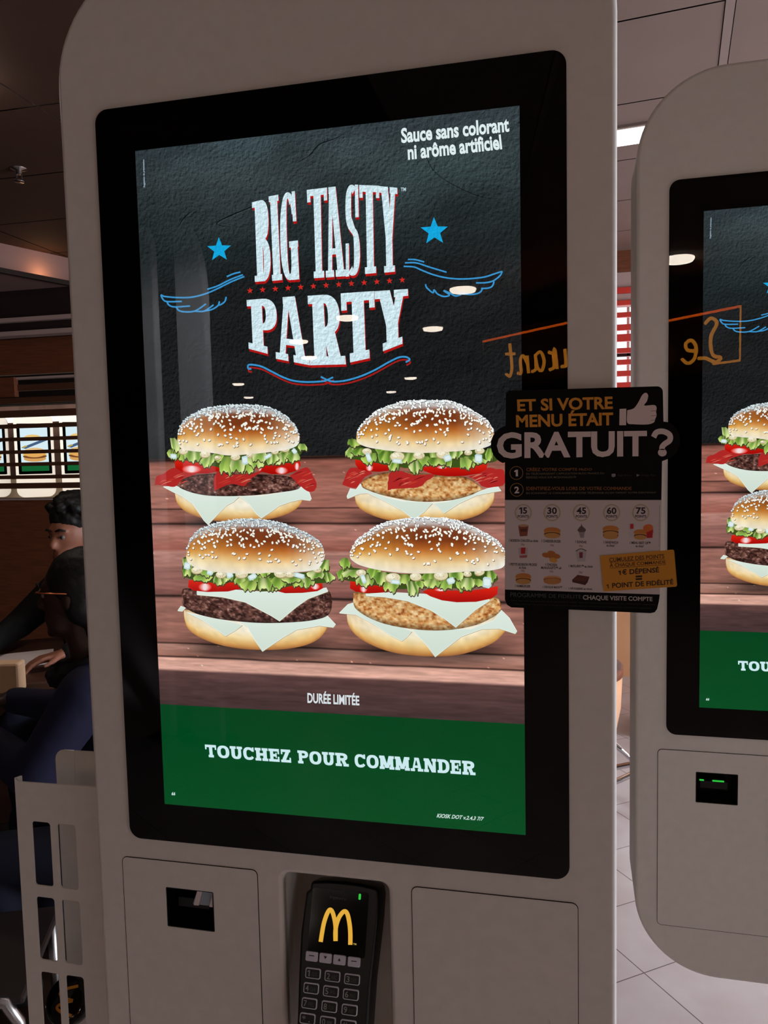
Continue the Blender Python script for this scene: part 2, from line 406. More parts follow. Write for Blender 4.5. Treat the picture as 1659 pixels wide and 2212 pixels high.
# slab-serif capitals as unions of strokes in the unit box (stem width sw, bar height sh)
def slab(ch, sw, sh):
    R = []
    def rect(a, b, c, d): R.append([(a, b), (c, b), (c, d), (a, d)])
    def par(x0, x1, y0, y1, wd): R.append([(x0, y0), (x0 + wd, y0), (x1 + wd, y1), (x1, y1)])
    def band(cx, cy, rx, ry, wx, wy, a0, a1, n=14, e=2.4):
        def se(a, r1, r2):
            c, s = math.cos(a), math.sin(a)
            return (cx + r1 * math.copysign(abs(c) ** (2 / e), c), cy + r2 * math.copysign(abs(s) ** (2 / e), s))
        A = [math.radians(a0 + (a1 - a0) * k / n) for k in range(n + 1)]
        for p, q in zip(A[:-1], A[1:]):
            R.append([se(p, rx, ry), se(q, rx, ry), se(q, rx - wx, ry - wy), se(p, rx - wx, ry - wy)])
    sl = sw * 0.42
    def foot(xc, y, half): rect(xc - half, y, xc + half, y + sh) 
    if ch == 'I':
        rect(0.5 - sw * 0.62, 0, 0.5 + sw * 0.62, 1); rect(0, 0, 1, sh); rect(0, 1 - sh, 1, 1)
    elif ch == 'T':
        rect(0.5 - sw / 2, 0, 0.5 + sw / 2, 1); rect(0, 1 - sh, 1, 1); d = sh * 1.9
        rect(0, 1 - d, sw * 0.45, 1); rect(1 - sw * 0.45, 1 - d, 1, 1); foot(0.5, 0, sw / 2 + sl * 0.75)
    elif ch == 'E':
        x0 = sl; rect(x0, 0, x0 + sw, 1); rect(0, 0, 0.95, sh); rect(0, 1 - sh, 0.95, 1); rect(x0, 0.5 - sh / 2, 0.72, 0.5 + sh / 2)
        rect(0.95 - sw * .5, 0, 0.95, sh * 2); rect(0.95 - sw * .5, 1 - sh * 2, 0.95, 1); rect(0.72 - sw * .35, 0.5 - sh, 0.72, 0.5 + sh)
    elif ch == 'A':
        wl, wr = .5 * sw, .8 * sw
        par(0.10, 0.5 - wl, 0, 1, wl); par(0.90 - wr, 0.68 - wr, 0, 1, wr); rect(0.5 - wl - .04, 1 - sh, 0.68, 1)
        rect(0.2, 0.25, 0.75, 0.25 + sh * 0.9); rect(0, 0, 0.2 + wl, sh); rect(0.8 - wr, 0, 1, sh)
    elif ch == 'Y':
        rect(0.5 - sw / 2, 0, 0.5 + sw / 2, 0.48); par(0.5 - sw / 2, 0.10, 0.40, 1, sw); par(0.5 - sw / 2 + sw * 0.35, 0.90 - sw * 0.65, 0.40, 1, sw * 0.65)
        rect(0, 1 - sh, 0.45, 1); rect(0.58, 1 - sh, 1, 1); foot(0.5, 0, sw / 2 + sl * 0.8)
    elif ch in 'PRBD':
        x0 = sl * 0.9; rect(x0, 0, x0 + sw, 1); rect(0, 1 - sh, 0.5, 1); rect(0, 0, x0 + sw + (sl * 0.8 if ch in 'PR' else 0.1), sh)
        if ch == 'P' or ch == 'R':
            yb = 0.42; cy = (1 + yb) / 2; rect(x0, yb, 0.5, yb + sh); band(0.5, cy, 0.47, 1 - cy, sw, sh, -90, 90)
            if ch == 'R': R.append([(0.42, yb + sh * .6), (0.42 + sw, yb + sh * .6), (1.0 - sl * .3, 0), (1.0 - sl * .3 - sw, 0)]); rect(1 - sl - sw * .9, 0, 1.05, sh)
        elif ch == 'D':
            rect(0, 0, 0.45, sh); band(0.45, 0.5, 0.55, 0.5, sw, sh, -90, 90)
        else:
            rect(0, 0, 0.5, sh); rect(x0, 0.5 - sh / 2, 0.55, 0.5 + sh / 2)
            band(0.5, 0.745, 0.44, 0.255, sw, sh, -90, 90); band(0.5, 0.265, 0.5, 0.265, sw, sh, -90, 90)
    elif ch in 'OCG':
        if ch == 'O': band(0.5, 0.5, 0.5, 0.5, sw, sh, 0, 360, 32)
        else:
            band(0.5, 0.5, 0.5, 0.5, sw, sh, 52, 308, 26); rect(1 - sw * 0.62, 0.66, 0.97, 1)
            band(0.5, 0.5, 0.47, 0.5, sw * .6, sh, 30, 60, 4)
            if ch == 'G': rect(0.97 - sw, 0.0, 0.97, 0.44); rect(0.5, 0.44 - sh, 1.0, 0.44); band(0.5, 0.5, 0.5, 0.5, sw, sh, 300, 330, 4)
            else: band(0.5, 0.5, 0.5, 0.5, sw * .7, sh, 306, 328, 4)
    elif ch == 'S':
        y1 = 0.745; band(0.48, y1, 0.46, 0.255, sw, sh, 55, 250, 16); band(0.50, 0.265, 0.48, 0.265, sw, sh, -125, 80, 16)
        R.append([(0.16, 0.60), (0.16 + sw * .2, 0.66 + sh), (0.84, 0.40 + sh * .4), (0.84 - sw * .2, 0.36)]); 
        R.append([(0.30, 0.50), (0.12, 0.64), (0.62, 0.52), (0.80, 0.38)])
        rect(0.92 - sw * 0.55, 0.64, 0.94, 1); rect(0.02, 0, 0.02 + sw * 0.55, 0.36)
    elif ch == 'U':
        x0, x1 = sl * .8, 1 - sl * .8; rect(x0, 0.35, x0 + sw, 1); rect(x1 - sw * .85, 0.35, x1, 1); band(0.5, 0.38, 0.5 - x0, 0.38, sw, sh, 180, 360, 18)
        rect(0, 1 - sh, 2 * sl * .8 + sw, 1); rect(1 - 2 * sl * .8 - sw * .85, 1 - sh, 1, 1)
    elif ch == 'H':
        for a in (0, 1 - 2 * sl * .7 - sw): rect(a + sl * .7, 0, a + sl * .7 + sw, 1); rect(a, 0, a + 2 * sl * .7 + sw, sh); rect(a, 1 - sh, a + 2 * sl * .7 + sw, 1)
        rect(0.2, 0.5 - sh / 2, 0.8, 0.5 + sh / 2)
    elif ch == 'Z':
        rect(0.04, 1 - sh, 0.96, 1); rect(0.02, 0, 0.98, sh); par(0.04, 0.96 - sw * 1.35, sh * .3, 1 - sh * .3, sw * 1.3)
        rect(0.04, 1 - sh * 1.9, 0.04 + sw * .5, 1); rect(0.98 - sw * .5, 0, 0.98, sh * 1.9)
    elif ch == 'N':
        rect(sl * .6, 0, sl * .6 + sw * .8, 1); rect(1 - sl * .6 - sw * .8, 0, 1 - sl * .6, 1); R.append([(sl * .6, 1), (sl * .6 + sw * 1.1, 1), (1 - sl * .6, 0), (1 - sl * .6 - sw * 1.1, 0)])
        rect(0, 0, sl * 1.2 + sw * .8, sh); rect(1 - sl * 1.2 - sw * .8, 1 - sh, 1, 1); rect(0, 1 - sh, sl, 1)
    elif ch == 'M':
        rect(sl * .5, 0, sl * .5 + sw * .75, 1); rect(1 - sl * .5 - sw * .75, 0, 1 - sl * .5, 1)
        R.append([(sl * .5, 1), (sl * .5 + sw, 1), (0.5 + sw * .3, 0.1), (0.5 - sw * .4, 0.1)]); R.append([(1 - sl * .5, 1), (1 - sl * .5 - sw, 1), (0.5 - sw * .3, 0.1), (0.5 + sw * .4, 0.1)])
        rect(0, 0, sl + sw * .75, sh); rect(1 - sl - sw * .75, 0, 1, sh); rect(0, 1 - sh, sl, 1); rect(1 - sl, 1 - sh, 1, 1)
    return R
def slab_to(pic, ch, Q, sw, sh, col, layer, tex=0.0, dx=0, dy=0):
    for poly in slab(ch, sw, sh):
        p = np.array(poly); q = pic.quadmap(Q, p[:, 0], p[:, 1]); pic.poly(q + np.array([dx, dy]), col, layer, tex)

# ------------------------------------------------------------------ the display picture (flat, 32-inch portrait panel)
DW, DH = 0.3984, 0.7084
disp_map = plane_map((0, -0.0015, 0), (1, 0, 0), (0, 0, 1), (0, 1, 0))
def disp_inv(a, b):      # plane coordinates -> photograph pixels, to lay grids in the panel's own axes
    P = np.stack([np.asarray(a), np.full(np.shape(a), -0.0015), np.asarray(b)], 1) - CAM
    q = P @ RW.T
    return F_PX * q[:, 0] / q[:, 2] + 829.5, F_PX * q[:, 1] / q[:, 2] + 1106
def disp_frame(a, b, l): return (a, -0.0016 - l, b)
def uv2px(U, V): return disp_inv((U - 0.5) * DW, ZC + (0.5 - V) * DH)
def px2v(x, y): a, b = disp_map([x], [y]); return float(0.5 - (b[0] - ZC) / DH)

P = Pic(disp_map)
VW = px2v(340, 992)      # slate / planks boundary
VG = px2v(349, 1521)     # green band
VE = px2v(345, 1443)     # front edge of the table
# slate wall
def slate(U, V, X, Y):
    c = ramp(V, [(0, (44, 53, 57)), (0.12, (42, 50, 52)), (0.25, (33, 40, 42)), (0.36, (27, 33, 34)), (0.45, (25, 28, 29)), (0.6, (24, 25, 26))])
    n = fbm(U * 7, V * 11, 3); c = c * (0.80 + 0.60 * n)[:, None]
    g = np.exp(-((U - 0.83) / 0.22) ** 2 - ((V - 0.16) / 0.09) ** 2) + 0.6 * np.exp(-((U - 0.3) / 0.2) ** 2 - ((V - 0.02) / 0.05) ** 2)
    return c * [1.06, 1.06, 1.06] + g[:, None] * np.array([8, 13, 13])
P.grid(lambda U, V: uv2px(U, V * (VW + 0.004)), slate, 70, 80, 0, tex=1.0)
for cr in (((640, 352), (668, 336), (690, 312), (722, 300), (745, 288)), ((420, 452), (398, 470), (384, 492)), ((500, 492), (470, 480), (560, 440), (612, 420)),
           ((905, 300), (940, 372), (1010, 415), (1060, 430))):
    P.stroke(cr, 2.4, (15, 19, 20), 1, tex=1.0, taper=True); P.stroke([(x + 2, y + 2) for x, y in cr], 1.2, (58, 68, 70), 1, tex=1.0, taper=True)
# planks
seams = [(VW, (112, 68, 58)), (px2v(340, 1060), (140, 92, 80)), (px2v(335, 1128), (124, 80, 70)), (px2v(337, 1140), (152, 106, 96)), (px2v(337, 1186), (120, 72, 62)),
         (px2v(337, 1192), (150, 108, 98)), (px2v(340, 1278), (112, 72, 66)), (px2v(340, 1292), (132, 90, 80)), (px2v(343, 1386), (124, 84, 74)), (px2v(344, 1392), (150, 112, 100)),
         (px2v(345, 1416), (128, 88, 76)), (px2v(345, 1420), (176, 134, 120)), (VE, (182, 140, 126)), (VE + 0.004, (74, 52, 50)), (VG, (58, 42, 42))]
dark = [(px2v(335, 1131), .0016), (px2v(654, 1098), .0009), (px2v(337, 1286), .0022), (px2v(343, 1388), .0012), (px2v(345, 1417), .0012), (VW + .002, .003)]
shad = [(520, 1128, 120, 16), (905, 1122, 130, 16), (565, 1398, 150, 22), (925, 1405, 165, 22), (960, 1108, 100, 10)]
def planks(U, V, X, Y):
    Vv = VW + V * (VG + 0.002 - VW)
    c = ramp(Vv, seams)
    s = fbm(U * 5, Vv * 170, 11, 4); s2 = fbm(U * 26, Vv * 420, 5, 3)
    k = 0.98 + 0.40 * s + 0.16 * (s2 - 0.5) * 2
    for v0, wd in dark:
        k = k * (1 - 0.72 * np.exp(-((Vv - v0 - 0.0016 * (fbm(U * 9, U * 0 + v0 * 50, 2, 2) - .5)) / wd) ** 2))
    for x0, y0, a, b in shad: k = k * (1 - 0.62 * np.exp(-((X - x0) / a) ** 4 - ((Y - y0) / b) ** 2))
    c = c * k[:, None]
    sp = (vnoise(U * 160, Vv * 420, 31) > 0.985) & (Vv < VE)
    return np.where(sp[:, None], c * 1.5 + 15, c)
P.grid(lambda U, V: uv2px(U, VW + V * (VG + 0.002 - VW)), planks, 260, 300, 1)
# green band
P.grid(lambda U, V: uv2px(U, VG + V * (1 - VG)), lambda U, V, X, Y: np.tile((0, 66, 27), (len(U), 1)) + V[:, None] * np.array([0, 8, 4]), 4, 6, 2)

# writing on the display
WHITE = (206, 230, 238)
P.text('Sauce sans colorant', [(866, 277), (1098.5, 252), (1100.5, 285), (867, 310)], (226, 240, 242), 30, 0.032)
P.text('ni ar\u00f4me artificiel', [(880, 313), (1081.5, 290), (1085, 323), (881.5, 346)], (226, 240, 242), 30, 0.032)
P.text('DUR\u00c9E LIMIT\u00c9E', [(664, 1491), (776, 1497.5), (776.5, 1524), (664.3, 1518.5)], (220, 228, 232), 30, 0.030)
P.text('KIOSK DOT v.2.4.3 7/7', [(944, 1757), (1044, 1764.5), (1043, 1773), (943, 1766)], (200, 222, 214), 30, 0.03, shear=0.02)
P.text('66', [(371.5, 1710.5), (379.5, 1711), (378.5, 1718), (370.5, 1717.5)], (210, 232, 230), 30, 0.03)
P.text('Suggestion de pr\u00e9sentation', [(309.6, 405), (308.2, 345), (313, 344.5), (314.6, 405)], (150, 172, 190), 30, 0.03)
P.text('TM', [(866, 405.5), (877, 405), (877, 413), (866, 413.5)], (190, 212, 220), 30, 0.02)
# TOUCHEZ POUR COMMANDER
words = 'TOUCHEZ POUR COMMANDER'
adv = {'T': .92, 'O': 1.0, 'U': 1.02, 'C': .92, 'H': 1.06, 'E': .92, 'Z': .86, 'P': .90, 'R': 1.04, 'M': 1.22, 'A': 1.04, 'N': 1.06, 'D': 1.0, ' ': .42}
tot = sum(adv[c] + 0.07 for c in words) - 0.07
def lerp(a, b, t): return (a[0] + (b[0] - a[0]) * t, a[1] + (b[1] - a[1]) * t)
pos = 0.0
TQ = [(442.5, 1608), (1025, 1644.5), (1026, 1674.5), (445, 1635)]
for chx in words:
    a_ = adv[chx]; t0, t1 = pos / tot, (pos + a_) / tot; pos += a_ + 0.07
    if chx == ' ': continue
    Q = [lerp(TQ[0], TQ[1], t0), lerp(TQ[0], TQ[1], t1), lerp(TQ[3], TQ[2], t1), lerp(TQ[3], TQ[2], t0)]
    slab_to(P, chx, Q, 0.29, 0.20, (206, 236, 240), 30)
# BIG TASTY PARTY
def z3(p): return (300 + p[0] / 2.633, 380 + p[1] / 2.633)
def z4(p): return (840 + p[0] / 3.686, 220 + p[1] / 3.686)
def zA(ox, oy): return lambda p: (ox + p[0] / 4.046, oy + p[1] / 4.046)
logo = [('B', (643, 150), (740, 127), (752, 596), (660, 603), .40, .075), ('I', (738, 117), (793, 107), (816, 592), (758, 597), .58, .07), ('G', (800, 100), (890, 86), (916, 588), (808, 598), .38, .07),
        ('T', (955, 80), (1070, 66), (1075, 576), (975, 584), .36, .075), ('A', (1052, 68), (1150, 57), (1182, 570), (1064, 578), .40, .075), ('S', (1172, 50), (1252, 50), (1262, 562), (1176, 574), .40, .08),
        ('T', (1253, 52), (1366, 56), (1372, 550), (1264, 560), .36, .075), ('Y', (1366, 58), (1470, 68), (1474, 543), (1378, 552), .38, .075),
        ('P', (613, 706), (785, 692), (800, 1030), (625, 983), .36, .13), ('A', (765, 694), (945, 680), (972, 1077), (780, 1040), .34, .11), ('R', (960, 682), (1138, 670), (1168, 1072), (974, 1077), .36, .12),
        ('T', (1148, 668), (1338, 655), (1352, 1028), (1162, 1070), .36, .13), ('Y', (1340, 656), (1530, 643), (1536, 940), (1352, 1012), .36, .13)]
for ch, a, b, c, d, sw, sh in logo:
    Q = [z3(a), z3(b), z3(c), z3(d)]
    slab_to(P, ch, Q, sw, sh, (176, 22, 20), 8, 0.3, 1.6, 5.2); slab_to(P, ch, Q, sw, sh, (176, 22, 20), 8, 0.3, 1.2, 2.6)
    slab_to(P, ch, Q, sw, sh, WHITE, 10, 0.5)
for i in range(13):
    t = i / 12; x, y = z3((632 + 866 * t, 653 - 61 * t)); P.star(x, y, 7.0, (205, 42, 34), 8, -0.05, 0.3)
for (x, y), r in ((z3((457, 420)), 27), (z4((362, 1032)), 31)): P.star(x, y, r, (20, 166, 222), 8, -0.03, 0.25)
BL = (58, 148, 206)
def lines(f, L, wd=3.3):
    for l in L: P.stroke([f(p) for p in l], wd, BL, 9, 0.2)
lines(z3, [[(125, 676), (150, 686), (220, 692), (300, 690), (380, 670), (450, 640), (520, 605), (600, 572)], [(390, 645), (450, 625), (520, 590), (592, 562)], [(500, 573), (540, 556), (578, 547)],
           [(125, 678), (140, 705), (165, 715), (245, 714)], [(160, 715), (172, 735), (205, 745), (292, 740)], [(212, 745), (228, 765), (262, 773), (320, 768), (382, 728)],
           [(320, 770), (368, 770), (400, 752), (425, 733)], [(375, 768), (415, 760), (450, 738), (458, 715), (457, 735), (488, 716), (497, 688)]])
lines(z4, [[(118, 1310), (200, 1315), (260, 1340), (350, 1375), (450, 1400), (550, 1410), (650, 1408), (760, 1395), (840, 1370), (903, 1350)], [(128, 1282), (220, 1283), (320, 1315), (460, 1357)], [(152, 1255), (210, 1257), (282, 1275)],
           [(903, 1350), (890, 1378), (862, 1405), (825, 1428), (770, 1440), (695, 1442)], [(838, 1430), (825, 1465), (795, 1482), (735, 1487)], [(745, 1490), (728, 1515), (690, 1530), (630, 1533), (575, 1520)],
           [(575, 1535), (530, 1545), (480, 1520), (437, 1502)], [(435, 1503), (482, 1538), (440, 1550), (388, 1530), (360, 1497), (350, 1520), (302, 1480), (292, 1452)]])
fl = [[(640, 1098), (622, 1095), (624, 1075), (655, 1075), (700, 1085), (760, 1115), (820, 1145), (880, 1165), (950, 1172), (1020, 1170), (1060, 1165), (1105, 1145)],
      [(1035, 1142), (1070, 1160), (1110, 1170), (1180, 1163), (1260, 1140), (1340, 1105), (1420, 1060), (1480, 1032), (1520, 1030), (1540, 1045), (1518, 1060)]]
for l in fl: P.stroke([z3((x + 4, y + 17)) for x, y in l], 3.4, (165, 30, 28), 7, 0.2)
lines(z3, fl, 3.8)

# ---- the four pictured burgers
def curve(tab): xs = np.array([t[0] for t in tab], float); ys = np.array([t[1] for t in tab], float); return lambda x: np.interp(x, xs, ys)
def shape_grid(f, top, bot, cf, nu, nv, layer):
    tp, bt = curve(top), curve(bot); x0, x1 = top[0][0], top[-1][0]
    def XY(U, V):
        s = (1 - np.cos(math.pi * U)) / 2; X = x0 + (x1 - x0) * s; Y = tp(X) * (1 - V) + bt(X) * V
        p = f((X, Y)); return p[0], p[1]
    P.grid(XY, lambda U, V, X, Y: cf((1 - np.cos(math.pi * U)) - 1, V, X, Y), nu, nv, layer)
def smooth_tab(tab):
    t = catmull(tab, 5); o = [tuple(t[0])]
    for q in t[1:]:
        if q[0] > o[-1][0] + 1e-3: o.append(tuple(q))
    return o
def top_bun(f, top, bot, layer, seed, white):
    rnd = random.Random(seed); top, bot = smooth_tab(top), smooth_tab(bot)
    sheen = (226, 240, 244) if white else (178, 204, 216)
    def cf(s, V, X, Y):
        mid = ramp(V, [(0, sheen), (0.12, (186, 172, 166)), (0.20, (120, 60, 34)), (0.40, (122, 56, 22)), (0.56, (178, 98, 38)), (0.70, (216, 158, 88)), (0.84, (240, 214, 164)), (1, (238, 228, 206))])
        side = ramp(V, [(0, sheen), (0.12, (196, 160, 130)), (0.22, (184, 116, 48)), (0.5, (216, 152, 62)), (0.75, (242, 222, 170)), (1, (240, 232, 214))])
        rgt = ramp(V, [(0, sheen), (0.12, (214, 186, 164)), (0.3, (214, 170, 120)), (0.55, (238, 222, 196)), (1, (236, 238, 232))])
        a = np.clip((-s - 0.15) / 0.8, 0, 1) ** 0.9; b = np.clip((s - 0.42) / 0.55, 0, 1) ** 1.1
        c = mixc(mid, side, a); c = c * (1 - b)[:, None] + rgt * b[:, None]
        return c * (0.93 + 0.14 * fbm(X * 0.12, Y * 0.05, 9, 3))[:, None]
    shape_grid(f, top, bot, cf, 60, 34, layer)
    tp, bt = curve(top), curve(bot); x0, x1 = top[0][0], top[-1][0]
    pts = []
    for k in range(410):
        s = rnd.uniform(-0.985, 0.985)
        v = rnd.random() ** 2.2 * 0.24 if k < 235 else 0.2 + rnd.random() ** 1.3 * 0.64
        if k >= 235 and v > 0.5 and rnd.random() < 0.5: continue
        x = x0 + (x1 - x0) * (s + 1) / 2; x += rnd.uniform(-6, 6); x = min(max(x, x0 + 4), x1 - 4)
        y = tp(x) * (1 - v) + bt(x) * v; pts.append((v, x, y, s))
    for v, x, y, s in sorted(pts):
        px, py = f((x, y)); fl_ = 0.62 + 0.38 * min(v / 0.3, 1); fx = 1 - 0.35 * abs(s) ** 3
        ang = rnd.uniform(0, math.pi) * (0.35 + 0.65 * min(v / 0.3, 1)); rx, ry = 3.3 * fx, 2.15 * fl_
        P.ell(px + 0.7, py + 0.9, rx + 0.5, ry + 0.5, ang, (112, 70, 44) if v > .16 else (104, 92, 92), layer + 1, 9)
        P.ell(px, py, rx, ry, ang, (250, 248, 236) if v > .16 else ((244, 250, 250) if white else (206, 224, 230)), layer + 2, 10)
        P.ell(px - .5, py - .4, rx * .5, ry * .5, ang, (255, 255, 250) if white else (236, 240, 236), layer + 3, 7)
def bottom_bun(f, bot, ytop, layer):
    bot = smooth_tab(bot); top = [(bot[0][0], bot[0][1] - 1)] + [(bot[0][0] + 8, ytop)] + [(bot[-1][0] - 8, ytop)] + [(bot[-1][0], bot[-1][1] - 1)]
    def cf(s, V, X, Y):
        c = ramp(V, [(0, (206, 180, 148)), (0.2, (240, 234, 216)), (0.55, (246, 237, 210)), (0.74, (238, 210, 150)), (0.91, (212, 156, 84)), (1, (160, 100, 54))])
        e = np.abs(s) ** 3; c = mixc(c, (222, 172, 98), e * 0.42)
        c = mixc(c, (242, 238, 222), np.exp(-((s - 0.12) / 0.25) ** 2 - ((V - 0.45) / 0.25) ** 2) * 0.5)
        return c * (0.92 + 0.16 * fbm(X * .22, Y * .1, 4, 3))[:, None]
    shape_grid(f, top, bot, cf, 46, 18, layer)
def patty(f, top, bot, layer, kind, seed):
    top, bot = smooth_tab(top), smooth_tab(bot)
    def cf(s, V, X, Y):
        n = fbm(X * .17, Y * .19, seed, 4); n2 = fbm(X * .34, Y * .42, seed + 9, 3)
        if kind == 'beef':
            c = ramp(n, [(0.2, (34, 18, 15)), (0.45, (76, 44, 38)), (0.62, (112, 72, 62)), (0.8, (160, 120, 108))])
            c = c * (0.75 + 0.5 * n2)[:, None]; c = np.where((n2 > 0.70)[:, None], c + 46, c)
        else:
            c = ramp(n, [(0.2, (150, 84, 38)), (0.38, (200, 136, 76)), (0.56, (222, 174, 112)), (0.8, (242, 214, 166))])
            c = c * (0.84 + 0.32 * n2)[:, None]; c = np.where(((n2 < 0.30) & (n < .5))[:, None], c * [.86, .6, .5], c)
        sh = ramp(V, [(0, (120, 120, 120)), (0.12, (235, 235, 235)), (0.8, (255, 255, 255)), (1, (150, 150, 150))]) / 255
        return c * sh
    shape_grid(f, top, bot, cf, 150, 50, layer)
def jag(poly, amp, seed, n=5):
    rnd = random.Random(seed); q = catmull(list(poly) + [poly[0]], n)[:-1]
    return [(x + rnd.uniform(-amp, amp), y + rnd.uniform(-amp, amp)) for x, y in q]
def cheese(f, poly, layer, col=(222, 236, 226)):
    p = [f(q) for q in poly]
    P.poly([(x + .6, y + 1.6) for x, y in p], (176, 164, 134), layer)
    q = np.array(p); y0, y1 = q[:, 1].min(), q[:, 1].max()
    P.poly(p, mixc(np.tile(col, (len(p), 1)), np.tile((198, 214, 196), (len(p), 1)), (q[:, 1] - y0) / (y1 - y0 + 1e-6) * 0.55), layer + 1)
    P.stroke(p + [p[0]], 1.1, (238, 246, 238), layer + 2, smooth=False)
def bacon(f, poly, layer, seed):
    rnd = random.Random(seed); p = [f(q) for q in jag(poly, 2.5, seed, 4)]; P.poly(p, (176, 40, 38), layer)
    q = np.array(p); c = q.mean(0); lo, hi = q.min(0), q.max(0)
    for k in range(16):
        a = np.array([rnd.uniform(lo[0], hi[0]), rnd.uniform(lo[1], hi[1])]) * .55 + c * .45
        L = rnd.uniform(5, 14); P.stroke([(a[0] - L, a[1] + L * .35), (a[0], a[1] - 1), (a[0] + L * .8, a[1] - L * .3)], rnd.uniform(1.2, 2.6), rnd.choice([(206, 84, 72), (112, 14, 22), (222, 134, 110), (178, 46, 38), (196, 62, 44)]), layer + 1, taper=True)
def tomato(f, poly, hl, layer):
    p = [f(q) for q in poly]; q = np.array(p); y0, y1 = q[:, 1].min(), q[:, 1].max()
    P.poly(p, mixc(np.tile((222, 38, 20), (len(p), 1)), np.tile((166, 10, 8), (len(p), 1)), (q[:, 1] - y0) / (y1 - y0)), layer)
    for (a, b, c, d) in hl:
        A, B = f((a, b)), f((c, d)); cx, cy = (A[0] + B[0]) / 2, (A[1] + B[1]) / 2; rx, ry = abs(B[0] - A[0]) / 2, abs(B[1] - A[1]) / 2
        for k in np.linspace(1, .25, 9): q_ = ((1 - k) / .75) ** .8; P.ell(cx, cy, rx * k, ry * min(1, k * .35 + .6), 0.02, (216 + 28 * q_, 34 + 186 * q_, 22 + 200 * q_), layer + 1 + (1 - k), 18)
def lettuce(f, lobes, band, layer, seed):
    rnd = random.Random(seed)
    P.poly([f(q) for q in jag(band, 4, seed, 4)], (58, 84, 26), layer)
    order = list(enumerate(lobes)); rnd.shuffle(order)
    for j, (i_, (x, y0, y1)) in enumerate(order):
        cx, ya = f((x, y0)); yb = f((x, y1))[1]; ww = rnd.uniform(13, 22) * (.66 if i_ < 2 or i_ >= len(lobes) - 2 else 1); hh = (yb - ya); lean = rnd.uniform(-7, 7)
        lt = rnd.choice([(216, 234, 142), (196, 222, 112), (226, 238, 166), (178, 212, 96)]); dk = rnd.choice([(120, 164, 58), (140, 182, 78), (100, 146, 48)])
        ph, k = rnd.uniform(0, 6.28), rnd.choice([1.0, 1.4, 1.8]); nu, nv = 30, 9; V, C, F = [], [], []
        ed = [0.70 + 0.26 * abs(math.sin(u / (nu - 1) * math.pi * k * 1.5 + ph)) + 0.07 * math.sin(u * 1.1 + ph * 3) for u in range(nu)]
        for v in range(nv):
            t = v / (nv - 1)
            for u in range(nu):
                q = u / (nu - 1) * 2 - 1; round_ = math.sqrt(max(0, 1 - abs(q) ** 3))
                wob = 2.2 * t * math.sin(u / (nu - 1) * 9 + ph * 2)
                V.append((cx + q * ww * (0.55 + 0.45 * t) + lean * t + wob, ya + hh * t * ed[u] * (0.45 + 0.55 * round_)))
                fold = 0.5 + 0.5 * math.sin(u / (nu - 1) * math.pi * 2 * k + ph + t * 1.2)
                c = np.array(dk) * (1 - fold) + np.array(lt) * fold; c = c * (0.70 + 0.36 * t)
                if v == nv - 1: c = np.array((214, 230, 150)) * (.75 + .25 * fold)
                C.append(c)
        for v in range(nv - 1):
            for u in range(nu - 1): a = v * nu + u; F.append((a, a + 1, a + nu + 1, a + nu))
        V = np.array(V); lay = layer + 1 + j * 0.16
        e = V[(nv - 1) * nu:]; P.stroke([(px + .6, py + 1.5) for px, py in e], 2.4, (66, 62, 36), lay, smooth=False)
        P._add(V[:, 0], V[:, 1], np.array(C), F, lay + .05, 0)
def sauce(f, pts, layer, seed):
    rnd = random.Random(seed)
    for x, y, r in pts:
        px, py = f((x, y)); r /= 4.046
        P.ell(px, py + 1, r, r * .66, rnd.uniform(-.2, .2), (176, 156, 108), layer, 16); P.ell(px, py, r * .93, r * .6, 0, (226, 216, 178), layer + .5, 16); P.ell(px - r * .2, py - r * .15, r * .5, r * .3, 0, (246, 240, 214), layer + .7, 12)
        for k in range(9): P.ell(px + rnd.uniform(-.7, .7) * r, py + rnd.uniform(-.4, .4) * r, .7, .6, 0, (92, 74, 48), layer + .9, 5)
def onion(f, pts, layer):
    for x, y, a, w_, h_ in pts:
        px, py = f((x, y)); w_ /= 8.1; h_ /= 8.1; c, s = math.cos(a), math.sin(a)
        q = [(-w_, -h_ * .7), (-w_ * .6, -h_), (w_ * .8, -h_ * .9), (w_, h_ * .5), (w_ * .5, h_), (-w_ * .9, h_ * .8)]
        P.poly([(px + u * c - v * s, py + u * s + v * c) for u, v in q], (196, 220, 222), layer); P.poly([(px + .7 * (u * c - v * s), py - .4 + .6 * (u * s + v * c)) for u, v in q], (226, 240, 240), layer + .4)

f1, f2, f3, f4 = zA(320, 840), zA(720, 840), zA(320, 1100), zA(720, 1100)
LB = 100
# 1: beef and bacon
bottom_bun(f1, [(232, 890), (250, 985), (300, 1050), (370, 1092), (470, 1128), (620, 1155), (850, 1160), (1050, 1140), (1200, 1100), (1300, 1045), (1345, 985), (1350, 930)], 868, LB)
cheese(f1, [(800, 940), (1000, 935), (1200, 900), (1345, 855), (1410, 905), (1428, 960), (1415, 975), (1340, 965), (1250, 985), (1150, 1020), (1080, 1070), (990, 1130), (950, 1095), (880, 1000), (830, 960)], LB + 2)
cheese(f1, [(135, 855), (250, 850), (330, 880), (470, 915), (620, 925), (800, 940), (750, 985), (690, 1015), (640, 1065), (525, 1185), (490, 1150), (430, 1060), (390, 1000), (300, 940), (200, 890)], LB + 4)
patty(f1, [(245, 828), (275, 795), (400, 755), (600, 740), (900, 745), (1150, 755), (1290, 785), (1345, 840)], [(245, 832), (300, 875), (430, 918), (600, 937), (900, 932), (1150, 905), (1300, 880), (1345, 842)], LB + 8, 'beef', 3)
bacon(f1, [(60, 840), (75, 770), (140, 740), (230, 690), (350, 735), (420, 745), (300, 790), (240, 855), (150, 845)], LB + 10, 1)
